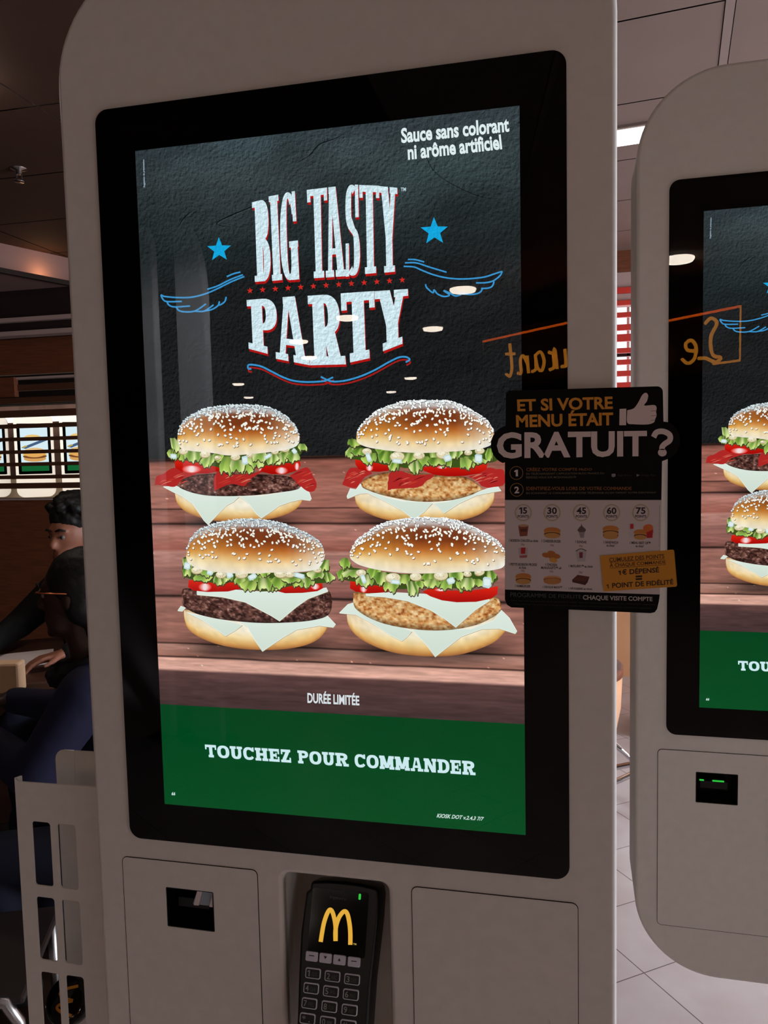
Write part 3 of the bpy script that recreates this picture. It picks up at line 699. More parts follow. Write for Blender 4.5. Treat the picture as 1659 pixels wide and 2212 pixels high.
bacon(f1, [(580, 890), (575, 800), (600, 730), (650, 710), (700, 750), (900, 735), (1000, 720), (960, 745), (880, 800), (840, 850), (740, 830), (660, 855)], LB + 10, 2)
bacon(f1, [(1240, 760), (1340, 700), (1400, 690), (1440, 760), (1475, 830), (1455, 890), (1400, 895), (1320, 840)], LB + 10, 3)
tomato(f1, [(232, 620), (240, 690), (290, 720), (400, 738), (520, 740), (640, 715), (640, 660), (560, 650), (400, 630), (240, 600)], [(295, 665, 470, 738)], LB + 14)
tomato(f1, [(945, 690), (980, 720), (1080, 745), (1200, 745), (1300, 715), (1335, 670), (1325, 600), (1290, 600), (1200, 640), (1060, 660), (960, 655)], [(1110, 680, 1225, 748), (955, 655, 1000, 720), (1280, 640, 1325, 715)], LB + 14)
band1 = [(180, 580), (215, 470), (240, 420), (265, 520), (400, 545), (600, 570), (900, 575), (1150, 550), (1310, 480), (1380, 500), (1340, 560), (1280, 640), (1100, 660), (930, 690), (760, 720), (560, 670), (400, 640), (200, 605)]
lettuce(f1, [(215, 430, 560), (210, 530, 620), (300, 540, 640), (390, 520, 650), (470, 560, 665), (540, 580, 695), (620, 560, 650), (700, 590, 765), (770, 620, 745), (845, 620, 745), (920, 570, 700), (985, 540, 650), (1080, 560, 670), (1150, 570, 670), (1215, 540, 645), (1275, 550, 655), (1345, 480, 550)], band1, LB + 18, 5)
sauce(f1, [(500, 570, 48), (310, 545, 42), (610, 600, 30), (765, 595, 44), (890, 580, 30), (1110, 548, 34), (1200, 525, 40)], LB + 24, 1)
onion(f1, [(225, 590, .1, 60, 44), (848, 625, 1.4, 80, 56), (1050, 590, -.6, 70, 34), (1280, 545, .8, 50, 40)], LB + 26)
top_bun(f1, [(258, 440), (265, 380), (300, 295), (370, 235), (480, 180), (640, 148), (800, 138), (950, 143), (1080, 168), (1190, 225), (1270, 300), (1310, 370), (1328, 440)], [(258, 445), (275, 500), (310, 530), (400, 545), (560, 560), (700, 582), (880, 572), (1050, 555), (1200, 535), (1290, 505), (1320, 470), (1328, 445)], LB + 28, 1, False)
# 2: chicken and bacon
bottom_bun(f2, [(188, 935), (200, 1000), (240, 1050), (330, 1100), (450, 1140), (600, 1160), (900, 1162), (1100, 1150), (1250, 1110), (1350, 1050), (1400, 980), (1408, 900)], 880, LB)
cheese(f2, [(870, 1000), (1000, 985), (1200, 930), (1350, 870), (1440, 853), (1468, 890), (1400, 900), (1250, 930), (1100, 1000), (970, 1085), (900, 1020)], LB + 2)
cheese(f2, [(120, 940), (150, 870), (200, 880), (235, 830), (300, 885), (450, 945), (600, 980), (870, 995), (800, 1070), (720, 1132), (690, 1132), (600, 1060), (450, 980), (300, 910), (230, 915), (125, 958)], LB + 4)
patty(f2, [(245, 830), (280, 790), (400, 740), (600, 720), (900, 750), (1100, 760), (1200, 790), (1270, 840), (1300, 870)], [(245, 835), (270, 870), (400, 920), (600, 965), (750, 985), (900, 985), (1050, 970), (1200, 930), (1280, 890), (1300, 872)], LB + 8, 'chicken', 5)
bacon(f2, [(80, 840), (100, 780), (140, 700), (200, 690), (300, 715), (340, 740), (280, 770), (230, 830), (190, 868)], LB + 10, 4)
bacon(f2, [(475, 885), (480, 800), (500, 730), (600, 720), (700, 750), (850, 745), (880, 765), (810, 810), (770, 850), (700, 865), (560, 870)], LB + 10, 5)
bacon(f2, [(1180, 765), (1280, 740), (1350, 690), (1420, 700), (1490, 715), (1495, 830), (1400, 860), (1310, 855), (1250, 800)], LB + 10, 6)
tomato(f2, [(190, 605), (195, 660), (220, 700), (300, 720), (400, 725), (500, 712), (510, 640), (350, 630), (250, 600)], [(283, 655, 352, 722)], LB + 14)
tomato(f2, [(760, 690), (800, 720), (880, 750), (1000, 765), (1150, 760), (1280, 740), (1340, 700), (1350, 640), (1280, 640), (1150, 680), (1000, 690), (880, 665)], [(900, 672, 1000, 700)], LB + 14)
band2 = [(140, 590), (150, 460), (175, 430), (230, 500), (450, 540), (700, 560), (1000, 555), (1300, 530), (1420, 560), (1440, 620), (1300, 660), (1150, 690), (1000, 680), (850, 670), (700, 690), (540, 680), (330, 640), (150, 610)]
L24 = [(165, 440, 520), (165, 510, 612), (240, 520, 590), (340, 560, 670), (430, 490, 600), (470, 540, 660), (550, 600, 725), (660, 560, 660), (710, 620, 750), (790, 590, 680), (870, 545, 640), (900, 600, 680), (1010, 600, 695), (1070, 515, 620), (1140, 600, 715), (1190, 590, 700), (1260, 600, 665), (1370, 520, 640)]
lettuce(f2, L24, band2, LB + 18, 8)
S24 = [(295, 545, 44), (560, 590, 66), (750, 580, 52), (960, 570, 62), (1180, 555, 36), (1280, 540, 44)]
sauce(f2, S24, LB + 24, 2)
onion(f2, [(310, 600, 1.2, 84, 42), (560, 632, .1, 90, 40), (1000, 605, -.4, 70, 60), (1270, 610, .1, 70, 80)], LB + 26)
top_bun(f2, [(203, 420), (210, 370), (260, 300), (340, 225), (450, 160), (620, 110), (800, 100), (1000, 105), (1120, 140), (1250, 210), (1340, 270), (1390, 340), (1408, 400)], [(203, 425), (215, 470), (300, 510), (450, 535), (620, 555), (800, 560), (1000, 550), (1150, 540), (1300, 520), (1390, 480), (1408, 405)], LB + 28, 2, True)
# 3: beef, two slices of cheese
LC = LB + 45
bottom_bun(f3, [(315, 880), (320, 960), (350, 1040), (420, 1100), (550, 1160), (700, 1200), (900, 1225), (1150, 1225), (1350, 1195), (1480, 1140), (1555, 1060), (1570, 1010)], 880, LC)
cheese(f3, [(262, 885), (290, 845), (330, 860), (300, 890)], LC + 2)
cheese(f3, [(340, 900), (500, 935), (700, 975), (830, 1010), (760, 1060), (680, 1105), (600, 1050), (480, 970)], LC + 2)
cheese(f3, [(790, 970), (950, 985), (1200, 990), (1450, 965), (1570, 930), (1640, 1005), (1620, 1030), (1500, 1015), (1300, 1050), (1180, 1120), (1000, 1240), (940, 1150), (870, 1030)], LC + 4)
patty(f3, [(293, 780), (300, 720), (340, 690), (600, 720), (1000, 740), (1400, 740), (1570, 710), (1612, 790)], [(293, 785), (320, 850), (420, 910), (600, 955), (800, 980), (1000, 993), (1200, 990), (1400, 975), (1550, 940), (1600, 880), (1612, 795)], LC + 8, 'beef', 8)
cheese(f3, [(430, 715), (700, 700), (1000, 720), (1400, 715), (1560, 685), (1575, 715), (1400, 780), (1300, 850), (1150, 975), (1080, 930), (850, 810), (650, 765), (430, 745)], LC + 10)
tomato(f3, [(358, 620), (352, 680), (400, 710), (520, 722), (700, 718), (820, 690), (850, 660), (780, 620), (600, 620), (450, 610)], [(440, 640, 560, 718)], LC + 14)
tomato(f3, [(1130, 715), (1160, 670), (1300, 640), (1430, 630), (1520, 630), (1530, 690), (1480, 715), (1350, 730), (1200, 733)], [(1420, 645, 1505, 705)], LC + 14)
band3 = [(305, 580), (310, 440), (335, 420), (360, 480), (550, 540), (900, 560), (1000, 480), (1070, 480), (1100, 545), (1400, 545), (1540, 440), (1590, 600), (1560, 640), (1350, 650), (1150, 690), (1000, 715), (880, 680), (740, 640), (560, 640), (400, 620)]
lettuce(f3, [(330, 430, 520), (345, 500, 600), (420, 470, 560), (470, 570, 640), (540, 490, 600), (620, 580, 670), (700, 560, 640), (830, 580, 680), (900, 620, 720), (960, 540, 650), (1030, 480, 600), (1000, 600, 722), (1080, 600, 720), (1150, 590, 700), (1230, 590, 650), (1300, 600, 690), (1370, 590, 695), (1480, 530, 620), (1560, 440, 560), (1560, 550, 645)], band3, LC + 18, 9)
sauce(f3, [(430, 530, 52), (640, 570, 48), (820, 565, 58), (1160, 560, 60), (1240, 565, 46), (1480, 525, 40)], LC + 24, 3)
onion(f3, [(345, 495, .2, 60, 66), (545, 545, .2, 56, 66), (715, 570, 1.2, 66, 60), (915, 590, -.5, 80, 50), (1325, 580, .25, 100, 46)], LC + 26)
top_bun(f3, [(335, 400), (345, 330), (380, 250), (450, 180), (600, 120), (780, 88), (900, 82), (1050, 95), (1200, 130), (1350, 190), (1450, 240), (1520, 310), (1548, 390)], [(335, 405), (350, 460), (420, 510), (550, 540), (750, 560), (950, 560), (1150, 550), (1350, 545), (1480, 520), (1530, 460), (1548, 395)], LC + 28, 3, False)
# 4: chicken, two slices of cheese
bottom_bun(f4, [(118, 910), (130, 1000), (180, 1080), (270, 1150), (420, 1220), (600, 1265), (850, 1285), (1100, 1270), (1300, 1210), (1420, 1150), (1490, 1080), (1512, 1050)], 900, LC)
cheese(f4, [(55, 905), (130, 830), (180, 815), (250, 900), (400, 950), (690, 1065), (650, 1110), (600, 1150), (500, 1100), (350, 1000), (200, 920)], LC + 2)
cheese(f4, [(690, 1050), (900, 1050), (1200, 1045), (1400, 970), (1470, 880), (1540, 950), (1605, 1065), (1590, 1085), (1450, 1040), (1300, 1045), (1120, 1110), (890, 1288), (820, 1190)], LC + 4)
patty(f4, [(175, 800), (180, 725), (400, 730), (900, 740), (1300, 770), (1430, 765), (1470, 850)], [(175, 810), (200, 870), (300, 940), (450, 1000), (650, 1040), (850, 1058), (1050, 1050), (1250, 1010), (1400, 940), (1455, 890), (1470, 855)], LC + 8, 'chicken', 12)
cheese(f4, [(285, 740), (500, 725), (800, 740), (1100, 790), (1360, 785), (1370, 795), (1240, 880), (1070, 1030), (980, 960), (850, 880), (650, 800), (450, 765), (290, 755)], LC + 10)
tomato(f4, [(150, 600), (148, 690), (200, 720), (300, 732), (480, 725), (490, 650), (350, 640), (250, 620)], [(232, 658, 302, 730)], LC + 14)
tomato(f4, [(780, 720), (850, 760), (950, 795), (1080, 812), (1250, 808), (1380, 780), (1435, 740), (1440, 670), (1350, 690), (1200, 710), (1000, 710), (870, 680)], [(880, 690, 1000, 718)], LC + 14)
lettuce(f4, [(x * 1.045 - 68, y0 + (-15 if y0 < 500 else 8), y1 + 14) for x, y0, y1 in L24], [(x * 1.04 - 62, y + 5) for x, y in band2], LC + 18, 12)
sauce(f4, [(x * 1.05 - 66, y + 8, r * 1.05) for x, y, r in S24], LC + 24, 4)
onion(f4, [(265, 610, 1.2, 84, 42), (545, 635, .1, 90, 40), (1030, 625, -.4, 70, 60), (1345, 640, .1, 80, 100)], LC + 26)
top_bun(f4, [(145, 395), (160, 345), (220, 260), (330, 180), (450, 115), (620, 80), (800, 70), (1000, 80), (1150, 120), (1300, 190), (1420, 260), (1480, 330), (1520, 400)], [(145, 400), (160, 440), (240, 490), (400, 530), (600, 555), (800, 560), (1000, 555), (1150, 545), (1300, 540), (1400, 530), (1490, 500), (1520, 405)], LC + 28, 4, True)

# ================================================================== the setting
def struct(o): o['kind'] = 'structure'; return o
XL, XR, YF, YB, YR, HC = -13.0, 5.0, -18.0, 14.5, 4.7, 2.8
struct(mesh('floor', [(XL, YF, 0), (XR, YF, 0), (XR, 5.44, 0), (-0.5, 5.44, 0), (-0.5, 0.35, 0), (XL, 0.35, 0)], [(0, 1, 2, 3, 4, 5)], M['floor']))
struct(mesh('floor', [(XL, 0.35, 0), (-0.5, 0.35, 0), (-0.5, 5.44, 0), (-1.2, 5.44, 0), (-1.2, YB, 0), (XL, YB, 0)], [(0, 1, 2, 3, 4, 5)], M['floor_dark']))
# ceiling: pale 600 mm boards over the right-hand bay, left ones coloured dark brown for the dim light
ga = -0.13; ca, sa = math.cos(ga), math.sin(ga); G0 = np.array([0.71, 1.745])
def gpt(i, j, du=0.0, dv=0.0):
    u, v = i * 1.2 + du, j * 0.6 + dv
    return (G0[0] + u * ca - v * sa, G0[1] + u * sa + v * ca)
bm = bmesh.new()
for i in range(-2, 5):
    for j in range(-34, 12):
        g = 0.004; q = [gpt(i, j, 0.016, g), gpt(i + 1, j, -0.016, g), gpt(i + 1, j + 1, -0.016, -g), gpt(i, j + 1, 0.016, -g)]
        if max(p[1] for p in q) > 5.3 or max(p[0] for p in q) < -0.5: continue
        lo = [bm.verts.new((x, y, HC)) for x, y in q]; bm.faces.new(lo)
ceil_tiles = from_bm('ceiling', bm, M['ceil_r']); struct(ceil_tiles)
struct(mesh('ceiling', [(-1.6, YF, HC + 0.012), (XR, YF, HC + 0.012), (XR, 5.44, HC + 0.012), (-1.6, 5.44, HC + 0.012)], [(3, 2, 1, 0)], M['ceil_gap']))
bm = bmesh.new()
for i in range(-1, 5):
    a, b = gpt(i, -34), gpt(i, 6)
    d = Vector((b[0] - a[0], b[1] - a[1], 0)).normalized(); s = Vector((-d.y, d.x, 0)) * 0.013
    v = [bm.verts.new((p[0] + s.x * k, p[1] + s.y * k, HC - 0.002)) for p, k in ((a, -1), (a, 1), (b, 1), (b, -1))]; bm.faces.new(v)
struct(from_bm('trim_1', bm, M['ceil_bar']))
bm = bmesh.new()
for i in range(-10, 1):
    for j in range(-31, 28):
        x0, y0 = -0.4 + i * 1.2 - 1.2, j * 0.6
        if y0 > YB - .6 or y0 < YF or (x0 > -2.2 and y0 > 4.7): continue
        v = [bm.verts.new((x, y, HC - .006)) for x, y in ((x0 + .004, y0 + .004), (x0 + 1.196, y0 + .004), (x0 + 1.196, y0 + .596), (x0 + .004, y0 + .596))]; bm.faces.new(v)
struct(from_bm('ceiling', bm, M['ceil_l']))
struct(mesh('ceiling', [(XL, YF, HC + 0.01), (-1.6, YF, HC + 0.01), (-1.6, YB, HC + 0.01), (XL, YB, HC + 0.01)], [(3, 2, 1, 0)], M['dark']))

def wall(name, a, b, z0, z1, m, t=0.12, holes=()):
    """upright wall from a to b (plan points); holes = (s0, s1, z0, z1) along it"""
    a, b = Vector((a[0], a[1], 0)), Vector((b[0], b[1], 0)); d = (b - a); L = d.length; d.normalize(); n = Vector((-d.y, d.x, 0))
    bm = bmesh.new(); xs = sorted({0, L} | {h[0] for h in holes} | {h[1] for h in holes})
    for s0, s1 in zip(xs[:-1], xs[1:]):
        cuts = sorted([(h[2], h[3]) for h in holes if h[0] <= s0 + 1e-6 and h[1] >= s1 - 1e-6]); z = z0
        for c0, c1 in cuts + [(z1, z1)]:
            if c0 > z + 1e-4:
                vs = bm_box(bm, (s0, 0, z), (s1, t, c0))
                for v in vs: p = a + d * v.co.x + n * v.co.y; v.co = Vector((p.x, p.y, v.co.z))
            z = c1
    return struct(from_bm(name, bm, m))
wall('wall_left', (XL, YB), (XL, YF), 0, HC, M['wood'])
wall('wall_back', (XL, YB), (-1.2, YB), 0, HC, M['cream'])
wall('wall_front', (XL, YF), (XR, YF), 0, HC, M['wood'], -0.12)
wall('wall_right', (XR, YF), (XR, YR + .5), 0, HC, M['cream'], -0.12, holes=[(YF * -1 - 5.6, YF * -1 - 2.6, 0.6, 1.6), (YF * -1 - 0.2, YF * -1 + 4.4, 0.5, 2.5)])
def window(n, x, y0, y1, z0, z1):
    w_ = tag(thing('window_%d' % n, None, None), kind='structure')
    box('frame', (x - .03, y0, z0), (x + .03, y1, z0 + .06), M['grey'], w_); box('frame', (x - .03, y0, z1 - .06), (x + .03, y1, z1), M['grey'], w_)
    for k in range(4):
        y = y0 + (y1 - y0 - .06) * k / 3; box('mullion', (x - .03, y, z0), (x + .03, y + .06, z1), M['grey'], w_)
    mesh('pane', [(x, y0, z0), (x, y1, z0), (x, y1, z1), (x, y0, z1)], [(0, 1, 2, 3)], M['glass'], w_)
window(1, XR + .05, -5.6, -2.6, .6, 1.6); window(2, XR + .05, -0.2, 4.4, .5, 2.5)  # the first is an added, unseen opening that lights the kiosk fronts
# right-hand rear: beam, plaster band, then the glazed front behind the red louvres
struct(box('trim_2', (-1.2, YR - 0.03, at(1350, 558, YR)[2] - .085), (XR, YR + .12, HC), M['wood']))
struct(box('trim_3', (-1.2, YR + 0.02, 2.46), (XR, YR + .12, HC - .1), M['pink']))
wall('wall_rear', (-1.2, YR + .62), (XR, YR + .62), 0, HC, M['cream'], 0.12, holes=[(1.3, 5.6, 1.25, 2.79)])
struct(box('wall_side', (-1.32, YR, 0), (-1.2, YB, HC), M['wood']))
wn = tag(thing('window_3', None, None), kind='structure')
mx_ = at(1356, 700, YR + .60)[0]
for x in (0.12, mx_ - .004, 1.5, 2.4, 3.3, 4.36): box('mullion', (x, YR + .62, 1.25), (x + .018, YR + .64, 2.79), M['white'], wn)
zb = at(1345, 760, YR + .6)[2]
box('transom', (0.1, YR + .62, zb - .03), (4.4, YR + .66, zb + .03), M['dark'], wn)
mesh('pane', [(0.1, YR + .67, 1.25), (4.4, YR + .67, 1.25), (4.4, YR + .67, 2.79), (0.1, YR + .67, 2.79)], [(0, 1, 2, 3)], M['glass'], wn)

# ================================================================== ordering kiosks
def kiosk_body(parent, full=True):
    holes = []
    if full: holes = [rrect(-0.0635, 0.80, 0.0555, 1.0785, 0.010), rrect(-0.2035, 1.0010, -0.1445, 1.0485, 0.002)]
    return plate('body', [rrect(-0.2885, 0.73, 0.2875, 2.05, 0.12, 18)] + holes, 0.0, 0.125, M['white'], parent, 0.005)
def make_kiosk(name, label, group):
    k = thing(name, label, 'kiosk', group=group)
    kiosk_body(k)
    box('pedestal', (-0.075, 0.03, 0.02), (0.075, 0.10, 0.80), M['white'], k, 0.01)
    box('base_plate', (-0.20, -0.10, 0.0), (0.20, 0.20, 0.02), M['silver'], k, 0.006)
    x0, x1, z0, z1 = -0.1992 - 0.0455, 0.1992 + 0.0429, ZC - 0.3542 - 0.0434, ZC + 0.3542 + 0.0462
    bz = plate('screen_bezel', [rrect(x0, z0, x1, z1, 0.014)], -0.0011, 0.003, M['black'], k); bz['label'] = 'black glass surround of the screen'
    d = P.build('display', M['pixels'], disp_frame, k, step=5e-6); d['label'] = 'lit portrait screen advertising four burgers'
    g = mesh('cover_glass', [(x, -0.0030, z) for x, z in rrect(x0, z0, x1, z1, 0.014)], [tuple(range(32))], M['glass'], k)
    g['label'] = 'clear reflecting cover glass'
    # left access door with the receipt window
    p = plate('access_panel', [rrect(-0.256, 0.806, -0.092, 1.0785, 0.006), rrect(-0.2030, 1.0015, -0.1450, 1.0480, 0.0015)], -0.0009, 0.0005, M['white'], k, 0.0003)
    plate('panel_gap', [rrect(-0.2566, 0.8054, -0.0914, 1.0791, 0.0066), rrect(-0.2557, 0.8063, -0.0923, 1.0782, 0.006)], -0.0007, 0.0004, M['seam'], p)
    bm = bmesh.new()
    for a, b in (((-.2028, .045, 1.0017), (-.1452, .047, 1.0478)), ((-.2029, -.0006, 1.0016), (-.2020, .047, 1.0479)), ((-.1460, -.0006, 1.0016), (-.1451, .047, 1.0479)), ((-.2029, -.0006, 1.0470), (-.1451, .047, 1.0479)), ((-.2029, -.0006, 1.0016), (-.1451, .047, 1.0025))):
        bm_box(bm, a, b)
    wb = from_bm('receipt_window', bm, M['plastic'], p); wb['label'] = 'dark recessed receipt window'
    box('printer_lip', (-.195, .012, 1.019), (-.157, .042, 1.030), M['plastic'], p)
    # right access door with the ticket outlet
    p = plate('access_panel', [rrect(0.081, 0.806, 0.2500, 1.0785, 0.006), rrect(0.112, 0.90, 0.222, 0.9525, 0.002)], -0.0009, 0.0005, M['white'], k, 0.0003)
    plate('panel_gap', [rrect(0.0804, 0.8054, 0.2506, 1.0791, 0.0066), rrect(0.0813, 0.8063, 0.2497, 1.0782, 0.006)], -0.0007, 0.0004, M['seam'], p)
    # bay of the card terminal, a tray with a curved left cheek
    bm = bmesh.new(); prof = []
    for t in range(9):
        a = math.radians(90 * t / 8); prof.append((-0.0635 + 0.030 * (1 - math.cos(a)), 0.012 + 0.075 * math.sin(a)))
    prof = [(-0.0635, 0.004)] + prof + [(0.0555, 0.087), (0.0555, 0.004)]
    top = [bm.verts.new((x, y, 1.0785)) for x, y in prof]; bot = [bm.verts.new((x, y, 0.80)) for x, y in prof]
    for i in range(len(prof) - 1): bm.faces.new((top[i], top[i + 1], bot[i + 1], bot[i]))
    bm.faces.new(top); bm.faces.new(bot[::-1])
    bm_box(bm, (-.0634, .003, .796), (.0554, .0868, .806))
    t_ = from_bm('terminal_bay', bm, M['white'], k); t_['label'] = 'recessed bay for the card terminal'
    return k
KG = 'white ordering kiosks with burger screens'
k1 = make_kiosk('ordering_kiosk', 'large white ordering kiosk in the foreground with the whole burger screen', KG)
k2 = copy_tree(k1); k2.location = (0.6294, 0.4210, 0.0039); k2.rotation_euler = (0, 0, -0.0143)
k2['label'] = 'second white ordering kiosk behind on the right, cut off by the photo edge'

kp = [c for c in bpy.data.objects if c.parent == k2 and c.name.startswith('access_panel') and any(g.parent == c and g.name.startswith('printer_lip') for g in bpy.data.objects)][0]
for u0, u1 in ((-.196, -.190), (-.178, -.162)): box('indicator_light', (u0, .010, 1.0305), (u1, .013, 1.0318), M['led'], kp)
kp = [c for c in bpy.data.objects if c.parent == k1 and c.name.startswith('access_panel') and any(g.parent == c and g.name.startswith('printer_lip') for g in bpy.data.objects)][0]
fl_ = plate('window_glint', [[(-.173, 1.0285), (-.147, 1.0285), (-.147, 1.0468), (-.166, 1.0468)]], .004, .006, mat('window_glint_grey', (150, 162, 176), .3), kp); fl_['label'] = 'pale reflection patch inside the receipt window'  # reflection in the receipt window, put in as pale plates
for a in (-.171, -.149): plate('glint_stripe', [[(a, 1.0285), (a + .006, 1.0285), (a + .0115, 1.0468), (a + .0055, 1.0468)] if a < -.16 else [(a - .003, 1.0285), (a + .001, 1.0285), (a + .001, 1.042)]], .002, .004, M['paper'], kp)

# added stand-ins for a kiosk, shaped to mirror as pale columns in the glass
def aisle_panel(label, xa, xb, Y, top, rz):
    o = thing('stand_in_panel', label, 'panel', (xb, Y, 0), rz, 'added white panels mirrored in the screen glass'); wd = xb - xa; r = wd * .9
    pts = [(-wd, .012), (0, .012)] + [(-r + r * math.cos(a), top - r * 2.2 + r * 2.2 * math.sin(a)) for a in np.linspace(0, math.pi / 2, 12)] + [(-wd, top)]
    plate('board', [pts], -.02, .02, M['white'], o, .003); box('foot', (-wd - .02, -.10, 0), (.02, .10, .012), M['silver'], o); return o
aisle_panel('wider added white panel mirrored as a pale column over the left blue wing', -1.735, -1.53, -3.0, 2.74, 0.35)
aisle_panel('narrow added white panel mirrored at the far left edge of the screen', -1.93, -1.84, -3.05, 2.74, 0.35)
sl_ = bpy.data.lights.new('panel_boost_spot', 'SPOT'); sl_.energy = 560; sl_.spot_size = .8; sl_.spot_blend = .8; sl_.color = (.78, .86, 1); sl_.shadow_soft_size = .05  # added spot, brightens the panels so their reflection shows
so_ = bpy.data.objects.new('panel_boost_spot', sl_); COL.objects.link(so_); so_.location = (-.7, -1.6, 2.72); so_.rotation_euler = (Vector((-1.7, -3.0, 1.85)) - Vector((-.7, -1.6, 2.72))).to_track_quat('-Z', 'Y').to_euler()

# ---- far kiosks behind the slatted screen (their own picture: one burger on a pale sky over a green strip)
fk_map = lambda X, Y: (np.asarray(X, float), np.asarray(Y, float))
FP = Pic(fk_map)
FP.poly([(-.2, 1.146), (.2, 1.146), (.2, 1.854), (-.2, 1.854)], (214, 236, 244), 0); FP.poly([(-.2, 1.146), (.2, 1.146), (.2, 1.24), (-.2, 1.24)], (20, 96, 48), 1)
for z, rx, rz, c in ((1.345, .165, .05, (214, 160, 92)), (1.38, .175, .035, (120, 70, 40)), (1.405, .18, .02, (232, 190, 60)), (1.44, .17, .075, (226, 170, 92)), (1.475, .12, .03, (240, 200, 140))): FP.ell(0, z, rx, rz, 0, c, 2 + z * 3, 24)
FP.poly([(-.19, 1.52), (-.13, 1.50), (.19, 1.63), (.15, 1.66)], (70, 96, 130), 8); FP.poly([(-.19, 1.525), (-.155, 1.515), (-.10, 1.54), (-.13, 1.555)], (190, 170, 80), 9); FP.ell(-.02, 1.68, .12, .045, 0, (236, 196, 120), 8, 20)
def far_kiosk(label, px, first=[]):
    x, y, z = at(px, 960, 10.2)
    if first: k = copy_tree(first[0]); k['label'] = label
    else:
        k = thing('ordering_kiosk', label, 'kiosk', group='far white kiosks behind the slatted screen'); first.append(k)
        kiosk_body(k, False); box('pedestal', (-0.075, 0.03, 0.02), (0.075, 0.10, 0.80), M['white'], k, 0.01); box('base_plate', (-0.20, -0.10, 0.0), (0.20, 0.20, 0.02), M['silver'], k, 0.006)
        plate('screen_bezel', [rrect(-.245, 1.10, .242, 1.90, .014)], -0.004, 0.003, M['black'], k)
        FP.build('display', M['pixels'], lambda a, b, l: (a, -0.006 - l, b), k, step=2e-4)
    k.location = (x, y, 0.19); k.rotation_euler = (0, 0, 0.62); return k
far_kiosk('far white kiosk with a burger screen, whole between the slats', 74)
far_kiosk('far white kiosk half hidden by the big kiosk edge, right of the others', 173)
far_kiosk('far white kiosk cut by the left photo edge behind the slats', -24)
struct(box('trim_4', (XL, 9.2, 0), (-1.2, YB, 0.19), M['cream']))
area('far_bay_fill', (-6.6, 7.2, 2.6), (-8.2, 10.2, 1.5), 4.0, 0.3, 170, (1, 0.94, 0.86))  # added light without a source of its own, brightens the far kiosks

wall('wall_far', (-11.5, 11.6), (-1.3, 11.6), 0, HC, M['kitchen'])
fz0, fz1 = at(80, 911, 11.3)[2], at(80, 896, 11.3)[2]
fs = tag(box('lit_fascia', (-11.4, 11.3, fz0), (-3, 11.4, fz1), M['fascia']), 'bright white lit fascia strip above the far kiosks', 'light strip')
wt = tag(box('kitchen_counter', (-11.4, 11.0, .19), (-3, 11.55, at(80, 1028, 11.0)[2]), M['cream']), 'pale counter behind the far kiosks', 'counter')

# ================================================================== card terminal in the bay
TS, TCs = math.sin(math.radians(22)), math.cos(math.radians(22))
TO = (0, 0.030, 1.075); TB = (0, -TS, -TCs); TN = (0, -TCs, TS)
tmap = plane_map(TO, (1, 0, 0), TB, TN)
zt = lambda x, y: (600 + x * 300 / 1659, 1860 + y * 352 / 1947)
def tf(a, b, l=0.0): return (a, TB[1] * b + TN[1] * l, TB[2] * b + TN[2] * l)      # relative to TO
t = thing('payment_terminal', 'black card payment terminal with lit yellow logo screen standing in the kiosk bay', 'card terminal', TO)
def tbox(name, a0, b0, a1, b1, l0, l1, m, parent, bev=0.001):
    bm = bmesh.new(); vs = bm_box(bm, (a0, b0, l0), (a1, b1, l1), bev)
    for v in bm.verts: v.co = Vector(tf(*v.co))
    return from_bm(name, bm, m, parent)
def tplate(name, outl, l0, l1, m, parent, bev=0.0):
    return plate(name, outl, -l1, -l0, m, parent, bev, frame=lambda x, z, h: tf(x, z, h))
body = [(-.039, .026), (-.0385, .020), (-.036, .0175), (-.02, .0155), (0, .015), (.02, .0155), (.036, .0175), (.0388, .020), (.0405, .027), (.0405, .05), (.039, .075), (.0365, .11), (.0355, .19), (.033, .2), (-.038, .2), (-.0405, .19), (-.0415, .15), (-.044, .11), (-.0455, .07), (-.0435, .03)]
tplate('housing', [body], -0.036, -0.0006, M['plastic'], t, 0.003)
tplate('screen_glass', [rrect(-.0355, .0235, .0285, .0875, .003)], -0.001, 0.0002, M['gloss'], t)
TP = Pic(tmap)
def arch(xs, c=(226, 172, 62)):
    for p in xs: TP.stroke([zt(*q) for q in p[0]], p[1], c, 2)
AR = [([(514, 965), (530, 860), (553, 740), (590, 630), (625, 580), (655, 610), (680, 700), (692, 790), (693, 870), (692, 955)], 9.2), ([(692, 955), (690, 850), (702, 760), (740, 660), (795, 600), (832, 630), (857, 740), (868, 860), (868, 1000)], 9.4)]
arch(AR); TP.text('TM', [zt(902, 978), zt(940, 982), zt(940, 1005), zt(902, 1001)], (180, 150, 70), 2, .02)
d = TP.build('display', M['pixels'], lambda a, b, l: tf(a, b, 0.0004 + l), t); d['label'] = 'yellow arched letter glowing on the dark screen'
TT = Pic(tmap); TT.text('ingenico', [zt(622, 405), zt(822, 442), zt(820, 480), zt(622, 455)], (96, 92, 92), 1, .0)
TT.build('maker_name', M['ink'], lambda a, b, l: tf(a, b, 0.0003 + l), t)
tplate('status_light', [rrect(.0175, .0250, .0200, .0310, .001)], -0.001, 0.0008, M['led'], t)
